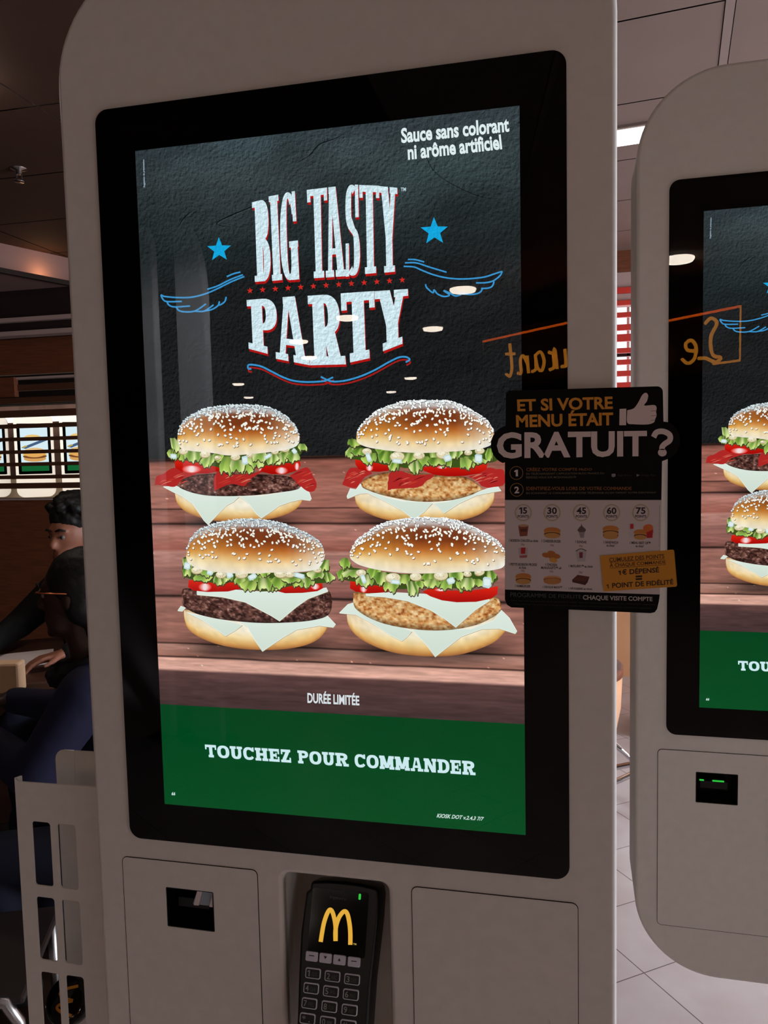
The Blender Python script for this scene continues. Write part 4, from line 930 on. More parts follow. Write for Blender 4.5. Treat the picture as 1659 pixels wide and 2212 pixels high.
for i, (a, b0) in enumerate(((-.0302, .0915), (-.0146, .0915), (.0010, .0915), (.0172, .0917))):
    kx = tplate('function_key', [rrect(a - .0069, b0 - .0048, a + .0069, b0 + .0048, .0016)], -0.001, 0.0014, M['key'], t, 0.0006)
    q = [[(-.003, -.0012), (.003, -.0012), (.003, -.0004), (-.003, -.0004)], [(-.0017, -.002), (.0017, -.002), (0, .001)], [(-.0017, .001), (.0017, .001), (0, -.002)], [(-.003, -.0012), (.003, -.0012), (.003, -.0004), (-.003, -.0004)]][i]
    mesh('mark', [tf(a + u, b0 + v, .0016) for u, v in q], [tuple(range(len(q)))], M['keydark'], kx)
lab = [['1', '2', '3'], ['4', '5', '6'], ['7', '8', '9'], ['* .', '0', '# .'], ['', '', '']]
sub = [['QZ', 'ABC', 'DEF'], ['GHI', 'JKL', 'MNO'], ['PRS', 'TUV', 'WXY'], ['', '_', ''], ['', '', '']]
keyred = mat('red_key', (120, 20, 20), 0.4); keyyel = mat('yellow_key', (150, 120, 20), 0.4); keygrn = mat('green_key', (20, 100, 40), 0.4)
for r in range(5):
    for c in range(3):
        a = -.0273 + .0218 * c - 0.0007 * r * (1 - c * .3); b = .1075 + .0143 * r + .0004 * c
        kb = tplate('key', [rrect(a - .0086, b - .0052, a + .0086, b + .0052, .0022)], -0.001, 0.0012, M['keyring'] if r < 4 else (keyred, keyyel, keygrn)[c], t, 0.0005)
        if r < 4:
            tplate('key_cap', [rrect(a - .0074, b - .0039, a + .0076, b + .0042, .0014)], 0.0008, 0.0016, M['keydark'], kb)
            KT = Pic(lambda X, Y: (np.asarray(X), np.asarray(Y)))
            ch = lab[r][c]
            if ch == '1':
                KT.poly([(a - .0045, b - .0028), (a - .0033, b - .0028), (a - .0033, b + .003), (a - .0045, b + .003)], (170, 170, 175), 1); KT.poly([(a - .0045, b - .0028), (a - .0045, b - .0014), (a - .006, b - .001), (a - .006, b - .002)], (170, 170, 175), 1)
            else: KT.text(ch, [(a - .006, b - .0028), (a - (.0024 if ch in '234567890' else -.003), b - .0028), (a - (.0024 if ch in '234567890' else -.003), b + .003), (a - .006, b + .003)], (165, 165, 170), 1, .01)
            if sub[r][c]: KT.text(sub[r][c], [(a - .0008, b - .0014), (a + .0052, b - .0014), (a + .0052, b + .0026), (a - .0008, b + .0026)], (84, 84, 88), 1, 0)
            KT.build('key_print', M['ink'], lambda u, v, l: tf(u, v, .0018 + l), kb)

# ================================================================== loyalty card hung on the kiosk edge and its sticker
cmap = plane_map((0, -0.007, 0), (1, 0, 0), (0, 0, 1), (0, 1, 0))
zc = lambda p: (1050 + p[0] / 3.858, 820 + p[1] / 3.858)
zd = lambda p: (1050 + p[0] / 3.858, 1060 + p[1] / 3.858)
zE = lambda p: (1280 + p[0] / 8.73, 1080 + p[1] / 8.73)
def arc_pts(cx, cy, rx, ry, a0, a1, n=12): return [(cx + rx * math.cos(math.radians(a0 + (a1 - a0) * k / n)), cy - ry * math.sin(math.radians(a0 + (a1 - a0) * k / n))) for k in range(n + 1)]
outl = [zc(p) for p in arc_pts(208, 132, 42, 40, 180, 90, 8) + arc_pts(1425, 104, 48, 48, 90, 0, 8) + [(1478, 350)] + arc_pts(1480, 508, 138, 158, 78, -72, 14) + [(1466, 680)]]
outl += [zd(p) for p in [(1447, 868), (1440, 920), (1425, 985), (1405, 1012), (1370, 1020), (700, 990), (210, 972), (175, 950), (157, 905)]]
outl += [zc(p) for p in [(157, 690)] + arc_pts(190, 545, 150, 160, 250, 110, 14) + [(163, 385)]]
co = np.array(outl); ca_, cb_ = cmap(co[:, 0], co[:, 1]); cx0, cz0 = float(ca_.mean()), float(cb_.mean())
card = thing('loyalty_card_sign', 'black and white loyalty points sign with rounded ears hung on the kiosk edge', 'sign', (cx0, -0.0075, cz0))
plate('sign_board', [[(a - cx0, b - cz0) for a, b in zip(ca_, cb_)]], 0.0, 0.0012, mat('sign_black', (2, 2, 2), 0.6, spec=.15), card)
CP = Pic(lambda X, Y: tuple(np.asarray(v) - o for v, o in zip(cmap(X, Y), (cx0, cz0))))
OR, LG = (226, 150, 40), (232, 212, 210)
CP.text('ET SI VOTRE', [zc((258, 165)), zc((1054, 140)), zc((1056, 246)), zc((262, 266))], OR, 3, .03)
CP.text('MENU \u00c9TAIT', [zc((248, 270)), zc((1058, 246)), zc((1058, 382)), zc((252, 400))], OR, 3, .03)
CP.text('GRATUIT', [zc((90, 440)), zc((1340, 424)), zc((1340, 640)), zc((90, 660))], LG, 3, .035)
# question mark
CP.stroke([zc(p) for p in [(1395, 480), (1420, 440), (1475, 432), (1528, 460), (1530, 505), (1490, 535), (1468, 560), (1466, 586)]], 12, LG, 3); CP.ell(*zc((1468, 608)), 9.6, 8.4, 0, LG, 3, 18)
# raised thumb
CP.poly([zc(p) for p in [(1112, 245), (1168, 242), (1166, 380), (1110, 380)]], LG, 3)
CP.blob([zc(p) for p in [(1176, 256), (1230, 240), (1268, 190), (1300, 130), (1330, 110), (1350, 132), (1340, 180), (1318, 216), (1400, 212), (1420, 235), (1416, 268), (1420, 300), (1408, 330), (1396, 358), (1340, 374), (1230, 372), (1176, 358)]], LG, 3, n=4)
for y in (262, 302, 340): CP.stroke([zc((1372, y)), zc((1420, y - 4))], 0.8, (60, 54, 54), 4, smooth=False)
for (cx, cy), s in (((253, 778), '1'), ((256, 918), '2')):
    x, y = zc((cx, cy)); CP.ring(x, y, 14, 1.3, (150, 110, 56), 3)
    if s == '1': CP.poly([zc(p) for p in [(248, 752), (266, 750), (266, 806), (248, 806)]], LG, 3); CP.poly([zc(p) for p in [(248, 752), (248, 768), (236, 772), (236, 760)]], LG, 3)
    else: CP.text('2', [zc((236, 892)), zc((276, 890)), zc((276, 946)), zc((236, 948))], LG, 3, .03)
DO = (128, 78, 26)
CP.text('CR\u00c9EZ VOTRE COMPTE McDO', [zc((335, 728)), zc((884, 732)), zc((882, 758)), zc((335, 764))], DO, 3, .02)
CP.text("EN T\u00c9L\u00c9CHARGEANT L'APPLICATION McDO FRANCE OU", [zc((335, 772)), zc((985, 768)), zc((985, 788)), zc((335, 794))], (104, 92, 76), 3, .01)
CP.text('RENDEZ-VOUS SUR MCDONALDS.FR', [zc((335, 806)), zc((752, 804)), zc((752, 820)), zc((335, 824))], (104, 92, 76), 3, .01)
CP.text('IDENTIFIEZ-VOUS LORS DE VOTRE COMMANDE', [zc((335, 892)), zc((1212, 892)), zc((1212, 920)), zc((335, 922))], DO, 3, .02)
CP.text('EN SCANNANT LE CODE-BARRE DE VOTRE T\u00c9L\u00c9PHONE OU EN TAPANT VOTRE IDENTIFIANT', [zc((335, 934)), zc((1418, 930)), zc((1418, 948)), zc((335, 954))], (104, 92, 76), 3, .01)
CP.blob([zc(p) for p in [(1046, 786), (1076, 784), (1076, 808), (1048, 810)]], (150, 140, 146), 3, n=2); CP.poly([zc(p) for p in [(1254, 786), (1280, 797), (1254, 808)]], (140, 130, 136), 3)
CP.text('App Store', [zc((1092, 788)), zc((1210, 788)), zc((1210, 808)), zc((1092, 808))], (52, 48, 50), 3, 0); CP.text('Google Play', [zc((1288, 788)), zc((1410, 788)), zc((1410, 808)), zc((1288, 808))], (44, 42, 50), 3, 0)
CP.poly([zd((158, 77)), zd((1462, 77)), zd((1447, 864)), zd((158, 822))], (214, 200, 200), 2)
BK = (24, 22, 24)
for x, n_ in ((310, '15'), (550, '30'), (794, '45'), (1046, '60'), (1288, '75')):
    cx, cy = zd((x, 182)); CP.ring(cx, cy, 18, 1.6, (190, 172, 128), 3); CP.ring(cx, cy, 16.4, .9, (150, 140, 132), 3)
    if n_ == '15':
        CP.poly([zd(p) for p in [(288, 138), (302, 138), (302, 192), (288, 192)]], BK, 3); CP.poly([zd(p) for p in [(288, 138), (288, 152), (276, 158), (276, 146)]], BK, 3); CP.text('5', [zd((308, 138)), zd((342, 138)), zd((342, 192)), zd((308, 192))], BK, 3, .03)
    else: CP.text(n_, [zd((x - 40, 138)), zd((x + 40, 138)), zd((x + 40, 194)), zd((x - 40, 194))], BK, 3, .03)
    CP.text('POINTS', [zd((x - 46, 202)), zd((x + 46, 202)), zd((x + 46, 224)), zd((x - 46, 224))], BK, 3, .03)
def cap(x, y, s, wd, h=22, col=BK): CP.text(s, [zd((x - wd, y - h / 2)), zd((x + wd, y - h / 2 + 4)), zd((x + wd, y + h / 2 + 4)), zd((x - wd, y + h / 2))], col, 3, .03)
for x, y, s, wd in ((313, 413, '1 BOISSON CHAUDE au choix', 122), (543, 418, '1 CHEESEBURGER', 80), (790, 424, '1 SUNDAE', 46), (1040, 428, '1 SANDWICH', 60), (1040, 453, 'au choix*', 36), (1284, 432, '1 MENU BEST OF\u2122', 86), (1282, 458, 'au choix*', 36),
                    (308, 612, '1 PETITE BOISSON FROIDE', 116), (305, 637, 'au choix', 30), (543, 614, '1 CHICKEN', 48), (543, 640, 'McNUGGETS\u2122 x4', 84), (790, 626, '1 McFLURRY\u2122 au choix', 100), (306, 792, '1 HAMBURGER', 64), (552, 802, '1 CROQUE McDO\u2122', 80), (788, 812, '1 P\u00c2TISSERIE au choix', 98)): cap(x, y, s, wd)
for x, y in ((306, 446), (550, 452), (790, 458), (306, 664), (545, 670), (788, 678)): cap(x, y, 'OU', 14, 16, (150, 50, 60))
def food(x, y, rx, ry, layers):
    for dy, kx, ky, c in layers: CP.ell(*zd((x, y + dy)), rx * kx / 3.858, ry * ky / 3.858, 0.02, c, 3 + (dy + 60) * .01, 22)
BUN = [(28, .95, .5, (206, 150, 84)), (18, .98, .42, (92, 40, 24)), (6, 1, .32, (214, 150, 54)), (-12, 1, .66, (206, 128, 58)), (-22, .8, .36, (222, 156, 86))]
food(551, 346, 70, 46, BUN); food(311, 728, 66, 46, BUN); food(552, 740, 74, 38, [(14, .98, .7, (196, 130, 74)), (2, 1, .5, (150, 84, 44)), (-10, .98, .6, (214, 152, 94)), (-14, .7, .3, (226, 172, 116))]); food(1038, 330, 68, 44, BUN); food(1038, 362, 66, 44, [(20, .95, .5, (206, 150, 84)), (10, .98, .4, (86, 38, 22)), (-2, 1, .4, (206, 140, 70))])
food(1284, 358, 54, 38, BUN); food(1284, 382, 52, 26, [(10, .95, .6, (206, 150, 84)), (0, .98, .4, (86, 38, 22))])
CP.poly([zd(p) for p in [(268, 290), (354, 288), (344, 376), (282, 380)]], (140, 70, 48), 3); CP.ell(*zd((311, 290)), 11, 2.8, 0, (196, 150, 116), 4, 18); CP.poly([zd(p) for p in [(284, 318), (340, 316), (337, 340), (287, 342)]], (96, 36, 28), 4)
CP.poly([zd(p) for p in [(266, 476), (350, 474), (344, 558), (278, 560)]], (196, 178, 184), 3); CP.poly([zd(p) for p in [(290, 474), (330, 473), (326, 524), (290, 526)]], (188, 26, 24), 4); CP.poly([zd(p) for p in [(280, 540), (342, 536), (340, 556), (282, 560)]], (176, 92, 96), 4)
for x, y in ((500, 536), (545, 520), (585, 545), (555, 555), (560, 578)): CP.ell(*zd((x, y)), 9, 5.4, .2, (190, 112, 46) if y < 570 else (220, 160, 60), 3 + y * .001, 14)
CP.poly([zd(p) for p in [(768, 330), (826, 330), (814, 392), (786, 392)]], (150, 140, 142), 3); CP.blob([zd(p) for p in [(760, 330), (775, 306), (790, 292), (796, 272), (802, 294), (830, 320), (824, 340), (780, 344)]], (96, 76, 78), 4, n=3)
CP.poly([zd(p) for p in [(746, 500), (838, 498), (826, 588), (760, 590)]], (190, 180, 184), 3); CP.poly([zd(p) for p in [(776, 512), (806, 512), (804, 560), (778, 560)]], (130, 40, 66), 4); CP.stroke([zd(p) for p in [(748, 502), (790, 484), (836, 500)]], 2, (90, 84, 88), 4)
CP.poly([zd(p) for p in [(716, 742), (762, 700), (862, 716), (846, 762), (826, 786), (720, 762)]], (72, 26, 18), 3); CP.poly([zd(p) for p in [(716, 742), (762, 700), (862, 716), (826, 758)]], (98, 42, 28), 4)
CP.poly([zd(p) for p in [(1180, 274), (1244, 272), (1232, 384), (1190, 386)]], (206, 194, 198), 3); CP.poly([zd(p) for p in [(1200, 276), (1228, 275), (1228, 316), (1200, 318)]], (200, 30, 28), 4)
CP.blob([zd(p) for p in [(1308, 330), (1312, 296), (1348, 278), (1386, 290), (1392, 330), (1388, 350), (1330, 350)]], (222, 110, 40), 3, n=3); CP.poly([zd(p) for p in [(1334, 348), (1392, 322), (1386, 392), (1338, 394)]], (190, 24, 30), 4)
CP.text('Photos non contractuelles, offre valable dans les restaurants participants', [zd((1438, 470)), zd((1441, 118)), zd((1450, 118)), zd((1447, 470))], (70, 62, 64), 3, .0)
CP.text('PROGRAMME DE FID\u00c9LIT\u00c9', [zd((203, 836)), zd((792, 862)), zd((792, 898)), zd((203, 884))], (70, 76, 72), 3, .0)
CP.text('CHAQUE VISITE COMPTE', [zd((806, 868)), zd((1386, 884)), zd((1386, 926)), zd((806, 914))], (186, 178, 172), 3, .025)
for i, (a, b) in enumerate(((204, 1412), (236, 1376))): CP.text('Offre r\u00e9serv\u00e9e aux porteurs du programme et valable dans les restaurants participants, voir conditions en restaurant', [zd((a, 908 + i * 30)), zd((b, 942 + i * 30)), zd((b, 956 + i * 30)), zd((a, 920 + i * 30))], (46, 48, 46), 3, 0)
q = CP.build('print', M['ink'], lambda a, b, l: (a, -0.0001 - l, b), card, step=4e-5); q['label'] = 'printed words, points and food pictures'
# yellow sticker
smap = plane_map((0, -0.0086, 0), (1, 0, 0), (0, 0, 1), (0, 1, 0))
so = [zE(p) for p in [(145, 1055), (1520, 938), (1540, 960), (1595, 1610), (1575, 1635), (225, 1725), (205, 1700)]]
sq = np.array(so); sa_, sb_ = smap(sq[:, 0], sq[:, 1]); sx0, sz0 = float(sa_.mean()), float(sb_.mean())
st = thing('yellow_sticker', 'tilted yellow sticker on the lower right corner of the loyalty sign', 'sticker', (sx0, -0.0086, sz0))
plate('sticker_sheet', [[(a - sx0, b - sz0) for a, b in zip(sa_, sb_)]], 0.0, 0.0006, mat('sticker_yellow', (216, 146, 42), 0.45), st)
SP = Pic(lambda X, Y: tuple(np.asarray(v) - o for v, o in zip(smap(X, Y), (sx0, sz0))))
B1, B2 = (92, 52, 14), (46, 22, 10)
SP.text('CUMULEZ DES POINTS', [zE((312, 1092)), zE((1350, 1020)), zE((1352, 1096)), zE((318, 1172))], B1, 2, .02); SP.stroke([zE((318, 1180)), zE((1362, 1112))], .9, B1, 2, smooth=False)
SP.text('\u00c0 CHAQUE COMMANDE', [zE((318, 1180)), zE((1376, 1122)), zE((1380, 1206)), zE((326, 1284))], B1, 2, .02); SP.stroke([zE((330, 1288)), zE((1384, 1218))], .9, B1, 2, smooth=False)
SP.poly([zE(p) for p in [(508, 1334), (530, 1330), (536, 1412), (514, 1414)]], B2, 2); SP.poly([zE(p) for p in [(508, 1334), (512, 1358), (488, 1366), (486, 1350)]], B2, 2)
SP.text('\u20ac D\u00c9PENS\u00c9', [zE((552, 1290)), zE((1252, 1250)), zE((1256, 1366)), zE((558, 1412))], B2, 2, .025)
for y in (1428, 1478): SP.poly([zE(p) for p in [(810, y), (932, y - 8), (936, y + 26), (814, y + 34)]], B2, 2)
SP.poly([zE(p) for p in [(284, 1592), (300, 1590), (306, 1668), (290, 1670)]], B2, 2); SP.poly([zE(p) for p in [(284, 1592), (286, 1612), (264, 1618), (262, 1604)]], B2, 2)
SP.text('POINT DE FID\u00c9LIT\u00c9', [zE((366, 1542)), zE((1520, 1478)), zE((1526, 1590)), zE((372, 1664))], B2, 2, .025)
SP.build('print', M['ink'], lambda a, b, l: (a, -0.0001 - l, b), st, step=4e-5)

# ================================================================== rack on the left flank of the kiosk
rk = thing('table_marker_rack', 'white perforated metal rack fixed to the left flank of the front kiosk', 'rack', (-0.36, 0.06, 0))
ox = 0.36; H = [(-.4205, -.3945), (-.384, -.3585)]
zs = [(.993, 1.077), (.8935, .9775), (.794, .877), (.694, .777)]
plate('perforated_panel', [[(-.442 + ox, .55), (-.442 + ox, 1.132), (-.4355 + ox, 1.1275), (-.293 + ox, 1.1295), (-.293 + ox, .55)]] + [rrect(a + ox, c, b + ox, d, .004, 4) for a, b in H for c, d in zs], 0.0, 0.0022, M['white'], rk, 0.0007)
mesh('edge_flange', [(-.442 + ox, 0.0, .55), (-.4425 + ox, .012, .55), (-.4425 + ox, .012, 1.13), (-.442 + ox, 0.0, 1.132), (-.4395 + ox, 0.002, .55), (-.440 + ox, .012, .55), (-.440 + ox, .012, 1.13), (-.4395 + ox, .002, 1.132)],
     [(0, 1, 2, 3), (4, 7, 6, 5), (0, 3, 7, 4), (1, 5, 6, 2), (3, 2, 6, 7), (0, 4, 5, 1)], M['white'], rk)
ix0, iz1 = at(120.5, 1690, .15)[0] + ox + .002, at(165, 1621, .15)[2]; ixb = at(162, 1650, .15)[0] + ox
r_ = .014
o2 = [(ix0, .60), (ix0, iz1 - r_)] + [(ix0 + r_ * (1 - math.cos(math.radians(a))), iz1 - r_ + r_ * math.sin(math.radians(a))) for a in (22, 45, 67, 90)] + [(ixb, iz1), (ixb, .60)]
plate('inner_sheet', [[(a, b) for a, b in o2]], 0.089, 0.091, M['white'], rk, 0.0005)
plate('inner_sheet', [[(ixb, .60), (ixb, iz1), (-.30 + ox, iz1 + .001), (-.30 + ox, .60)]], 0.089, 0.091, M['white'], rk, 0.0005)
box('bottom_shelf', (-.44 + ox, .002, .55), (-.293 + ox, .16, .556), M['white'], rk)
# black puck with the yellow arches lying in the rack
pk = at(150, 2162, .105)
pu = thing('table_marker', 'black round table marker with yellow arched letter lying behind the rack grille', 'table marker', tuple(pk))
pu.rotation_euler = (0.90, 0, 0.15)
lathe('puck', [(.018, -.012), (.0285, -.011), (.0305, -.006), (.0305, .004), (.0285, .008), (.02, .0095), (.0, .0098)], M['gloss'], pu, 40)
KP = Pic(lambda X, Y: (np.asarray(X), np.asarray(Y)))
for pts in ([(-.017, -.012), (-.013, .004), (-.008, .011), (-.003, .004), (0, -.009)], [(0, -.009), (.003, .004), (.008, .011), (.013, .004), (.017, -.012)]): KP.stroke([(-y, x) for x, y in pts], .0036, (226, 150, 40), 1)
KP.build('arched_letter', M['ink'], lambda a, b, l: (a, b, .0102 + l), pu)

# ================================================================== left side of the room
def hbar(name, x0, y0, x1, y1, Y, dy, m, xa=None, xb=None):
    p, q = at(x0, y0, Y), at(x1, y1, Y); return box(name, (xa if xa is not None else -9, Y, min(p[2], q[2])), (xb if xb is not None else -1.4, Y + dy, max(p[2], q[2])), m)
YS = 3.9
pr = thing('slatted_partition', 'brown wooden slatted partition behind the seated people', 'partition', (-3.2, YS, 0))
LX, RX = -3.4, 1.75
def pbox(name, z0, z1, m, x0=LX, x1=RX, y0=0.0, y1=0.04): return box(name, (x0, y0, z0), (x1, y1, z1), m, pr, 0.003)
zz = lambda y: at(100, y, YS)[2]
pbox('lower_panel', 0.0, zz(1080), M['wood'], y1=.06)
pbox('ledge', zz(1080), zz(1076), M['pink'], y0=-.02, y1=.08)
pbox('upper_panel', zz(806), zz(728), M['wood'], y1=.06)
pbox('top_rail', zz(817), zz(812), M['pink'], y0=-.01, y1=.05)
for a, b in ((828, 842), (856, 869), (884, 899), (914, 923), (943, 951), (971, 979), (998, 1006), (1026, 1034), (1043, 1055)): pbox('slat', zz(b), zz(a), M['slat'])
pbox('post', zz(855), zz(812), M['wood'], x0=LX, x1=at(38, 840, YS)[0] + 3.2, y0=-.03, y1=.01)
for x in (LX + .05, RX - .1): pbox('post', 0, zz(728), M['slat'], x0=x, x1=x + .06, y0=.05, y1=.10)
# ceiling bulkhead with the glowing cove
ZS = 2.60
p0, p1 = onz(0, 588, ZS), onz(150, 616, ZS); d = p1 - p0; e0, e1 = p0 - d * 1.2, p1 + d * 1.6
nn = Vector((d[1], -d[0], 0)).normalized()
if nn.x * (p0[0] - CAM[0]) + nn.y * (p0[1] - CAM[1]) > 0: nn = -nn
def prism(e0, e1, z0, z1, depth, m, name, back=0.0):
    bm = bmesh.new(); vs = []
    for p in (e0, e1):
        for k, z in ((0, z0), (0, z1), (1, z1), (1, z0)): vs.append(bm.verts.new((p[0] - nn.x * (back + depth * k), p[1] - nn.y * (back + depth * k), z)))
    for f in ((0, 1, 2, 3), (7, 6, 5, 4), (0, 4, 5, 1), (1, 5, 6, 2), (2, 6, 7, 3), (3, 7, 4, 0)): bm.faces.new([vs[i] for i in f])
    return struct(from_bm(name, bm, m))
prism(e0, e1, ZS, ZS + .028, .03, M['dark'], 'trim_5')
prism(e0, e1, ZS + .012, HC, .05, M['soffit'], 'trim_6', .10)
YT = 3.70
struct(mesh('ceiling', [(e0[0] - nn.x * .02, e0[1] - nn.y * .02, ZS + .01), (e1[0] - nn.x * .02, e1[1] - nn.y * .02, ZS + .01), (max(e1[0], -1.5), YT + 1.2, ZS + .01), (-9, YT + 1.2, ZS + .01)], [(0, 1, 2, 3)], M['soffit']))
gl = onz(112, 592, ZS + .04)
lp = bpy.data.lights.new('cove_lamp', 'POINT'); lp.energy = .55; lp.color = (1, .55, .25); lp.shadow_soft_size = .03
lo = bpy.data.objects.new('cove_lamp', lp); COL.objects.link(lo); lo.location = (gl[0] - nn.x * .055, gl[1] - nn.y * .055, ZS + .05)
z_ = lambda y: at(80, y, YT)[2]
struct(box('trim_7', (-9, YT, z_(684)), (-1.4, YT + .1, ZS + .03), M['dark'])); struct(box('trim_8', (-9, YT - .02, z_(693)), (-1.4, YT + .1, z_(684)), M['pink']))
struct(box('trim_9', (-9, YT + .02, z_(712)), (-1.4, YT + .1, z_(693)), M['dark'])); struct(box('trim_10', (-9, YT, z_(722)), (-1.4, YT + .1, z_(712)), M['pink']))
struct(box('trim_11', (-9, 5.4, 2.02), (-1.4, 5.6, HC), M['dark']))
# sprinkler under the left-hand boards
sp_ = onz(42, 392, HC - .06)
s = thing('sprinkler_head', 'small pendant sprinkler head under the dim left-hand ceiling', 'sprinkler', (sp_[0], sp_[1], HC))
lathe('escutcheon', [(.035, 0), (.035, -.008), (.012, -.014), (.012, -.03)], M['silver'], s, 20); box('frame_arm', (-.014, -.003, -.06), (-.010, .003, -.03), M['silver'], s); box('frame_arm', (.010, -.003, -.06), (.014, .003, -.03), M['silver'], s); lathe('deflector', [(.022, -.062), (.022, -.059), (.004, -.057)], M['silver'], s, 16)

# table with paper, bag
tb = thing('dining_table', 'dark wooden dining table in front of the slatted partition', 'table', (-1.95, 1.72, 0), 0.5)
box('table_top', (-.62, -.36, .735), (.40, .36, .765), M['table'], tb, .006); lathe('pedestal', [(.04, .03), (.04, .735)], M['dark'], tb, 20); lathe('foot', [(.26, 0), (.26, .02), (.05, .03)], M['dark'], tb, 28)
pc = onz(42, 1428, .767)
pp = tag(box('paper_placemat', (-.16, -.12, 0), (.16, .12, .0015), M['paper']), 'white paper placemat lying on the dark table', 'placemat'); pp.location = (pc[0] - .05, pc[1], .7652); pp.rotation_euler = (0, 0, .62)
bg = at(8, 1470, 1.42)
bag = thing('paper_bag', 'cream paper bag with folded bottom lying on the near table edge', 'bag', (bg[0] - .055, 1.42, .7655), .25)
bm = bmesh.new(); vs = bm_box(bm, (-.11, -.03, 0), (.11, .03, at(20, 1445, 1.42)[2] - .7655 + .02), .008, 2)
from_bm('bag_body', bm, M['bag'], bag)
mesh('folded_flap', [(.05, -.0325, .01), (.10, -.0325, .01), (.075, -.0325, .055)], [(0, 1, 2)], M['bag'], bag)

# ---- people: one continuous remeshed surface per body, clothing and hair as children
def blobs(name, caps, m, parent=None, voxel=0.010, smooth=4, disp=0.0):
    bm = bmesh.new()
    for c in caps:
        if c[0] == 'e':
            _, ctr, r, rz = c; q = bmesh.ops.create_icosphere(bm, subdivisions=3, radius=1.0)['verts']
            mt = Matrix.Translation(ctr) @ Matrix.Rotation(rz, 4, 'Z') @ Matrix.Diagonal((*r, 1))
            for v in q: v.co = mt @ v.co
        else:
            p, r0, q, r1 = c; p, q = Vector(p), Vector(q); n = 8; L = (q - p).length
            bm_tube(bm, [p + (q - p) * (k / n) for k in range(n + 1)], [r0 + (r1 - r0) * k / n for k in range(n + 1)], 14)
            for e, r in ((p, r0), (q, r1)):
                w_ = bmesh.ops.create_icosphere(bm, subdivisions=2, radius=r)['verts']
                for v in w_: v.co = v.co + e
    o = from_bm(name, bm, m, parent, True)
    md = o.modifiers.new('skin', 'REMESH'); md.mode = 'VOXEL'; md.voxel_size = voxel; md.use_smooth_shade = True
    sm = o.modifiers.new('smooth', 'SMOOTH'); sm.iterations = smooth; sm.factor = .5
    if disp:
        tx = bpy.data.textures.new(name, 'CLOUDS'); tx.noise_scale = .022
        dm = o.modifiers.new('curl', 'DISPLACE'); dm.texture = tx; dm.strength = disp; dm.mid_level = .4
    return o
def hand(wr, dirv, palm_n, curl=.5, s=1.0, side=1):
    """palm, five bent fingers of unequal length and a thumb from the side of the palm"""
    d = Vector(dirv).normalized(); n = Vector(palm_n).normalized(); u = d.cross(n).normalized() * side; w0 = Vector(wr); C = []
    for k in range(4):
        off = (k - 1.5) * .019 * s; base = w0 + d * .088 * s + u * off; L = (.078, .088, .082, .064)[k] * s
        C.append((w0 + d * .015 + u * off * .6, .015 * s, base, .0115 * s))
        a = base + (d * math.cos(curl * .5) + n * math.sin(curl * .5)) * L * .48; b = a + (d * math.cos(curl * 1.3) + n * math.sin(curl * 1.3)) * L * .32; c = b + (d * math.cos(curl * 2) + n * math.sin(curl * 2)) * L * .24
        C += [(base, .0098 * s, a, .009 * s), (a, .009 * s, b, .0082 * s), (b, .0082 * s, c, .0068 * s)]
    tb_ = w0 + d * .03 * s - u * .030 * s; t1 = tb_ + (d * .7 - u * .7 + n * .2).normalized() * .04 * s; t2 = t1 + (d * .95 - u * .2 + n * .25).normalized() * .032 * s
    C += [(w0 + d * .015, .014 * s, tb_, .013 * s), (tb_, .012 * s, t1, .0105 * s), (t1, .0105 * s, t2, .008 * s)]
    return C
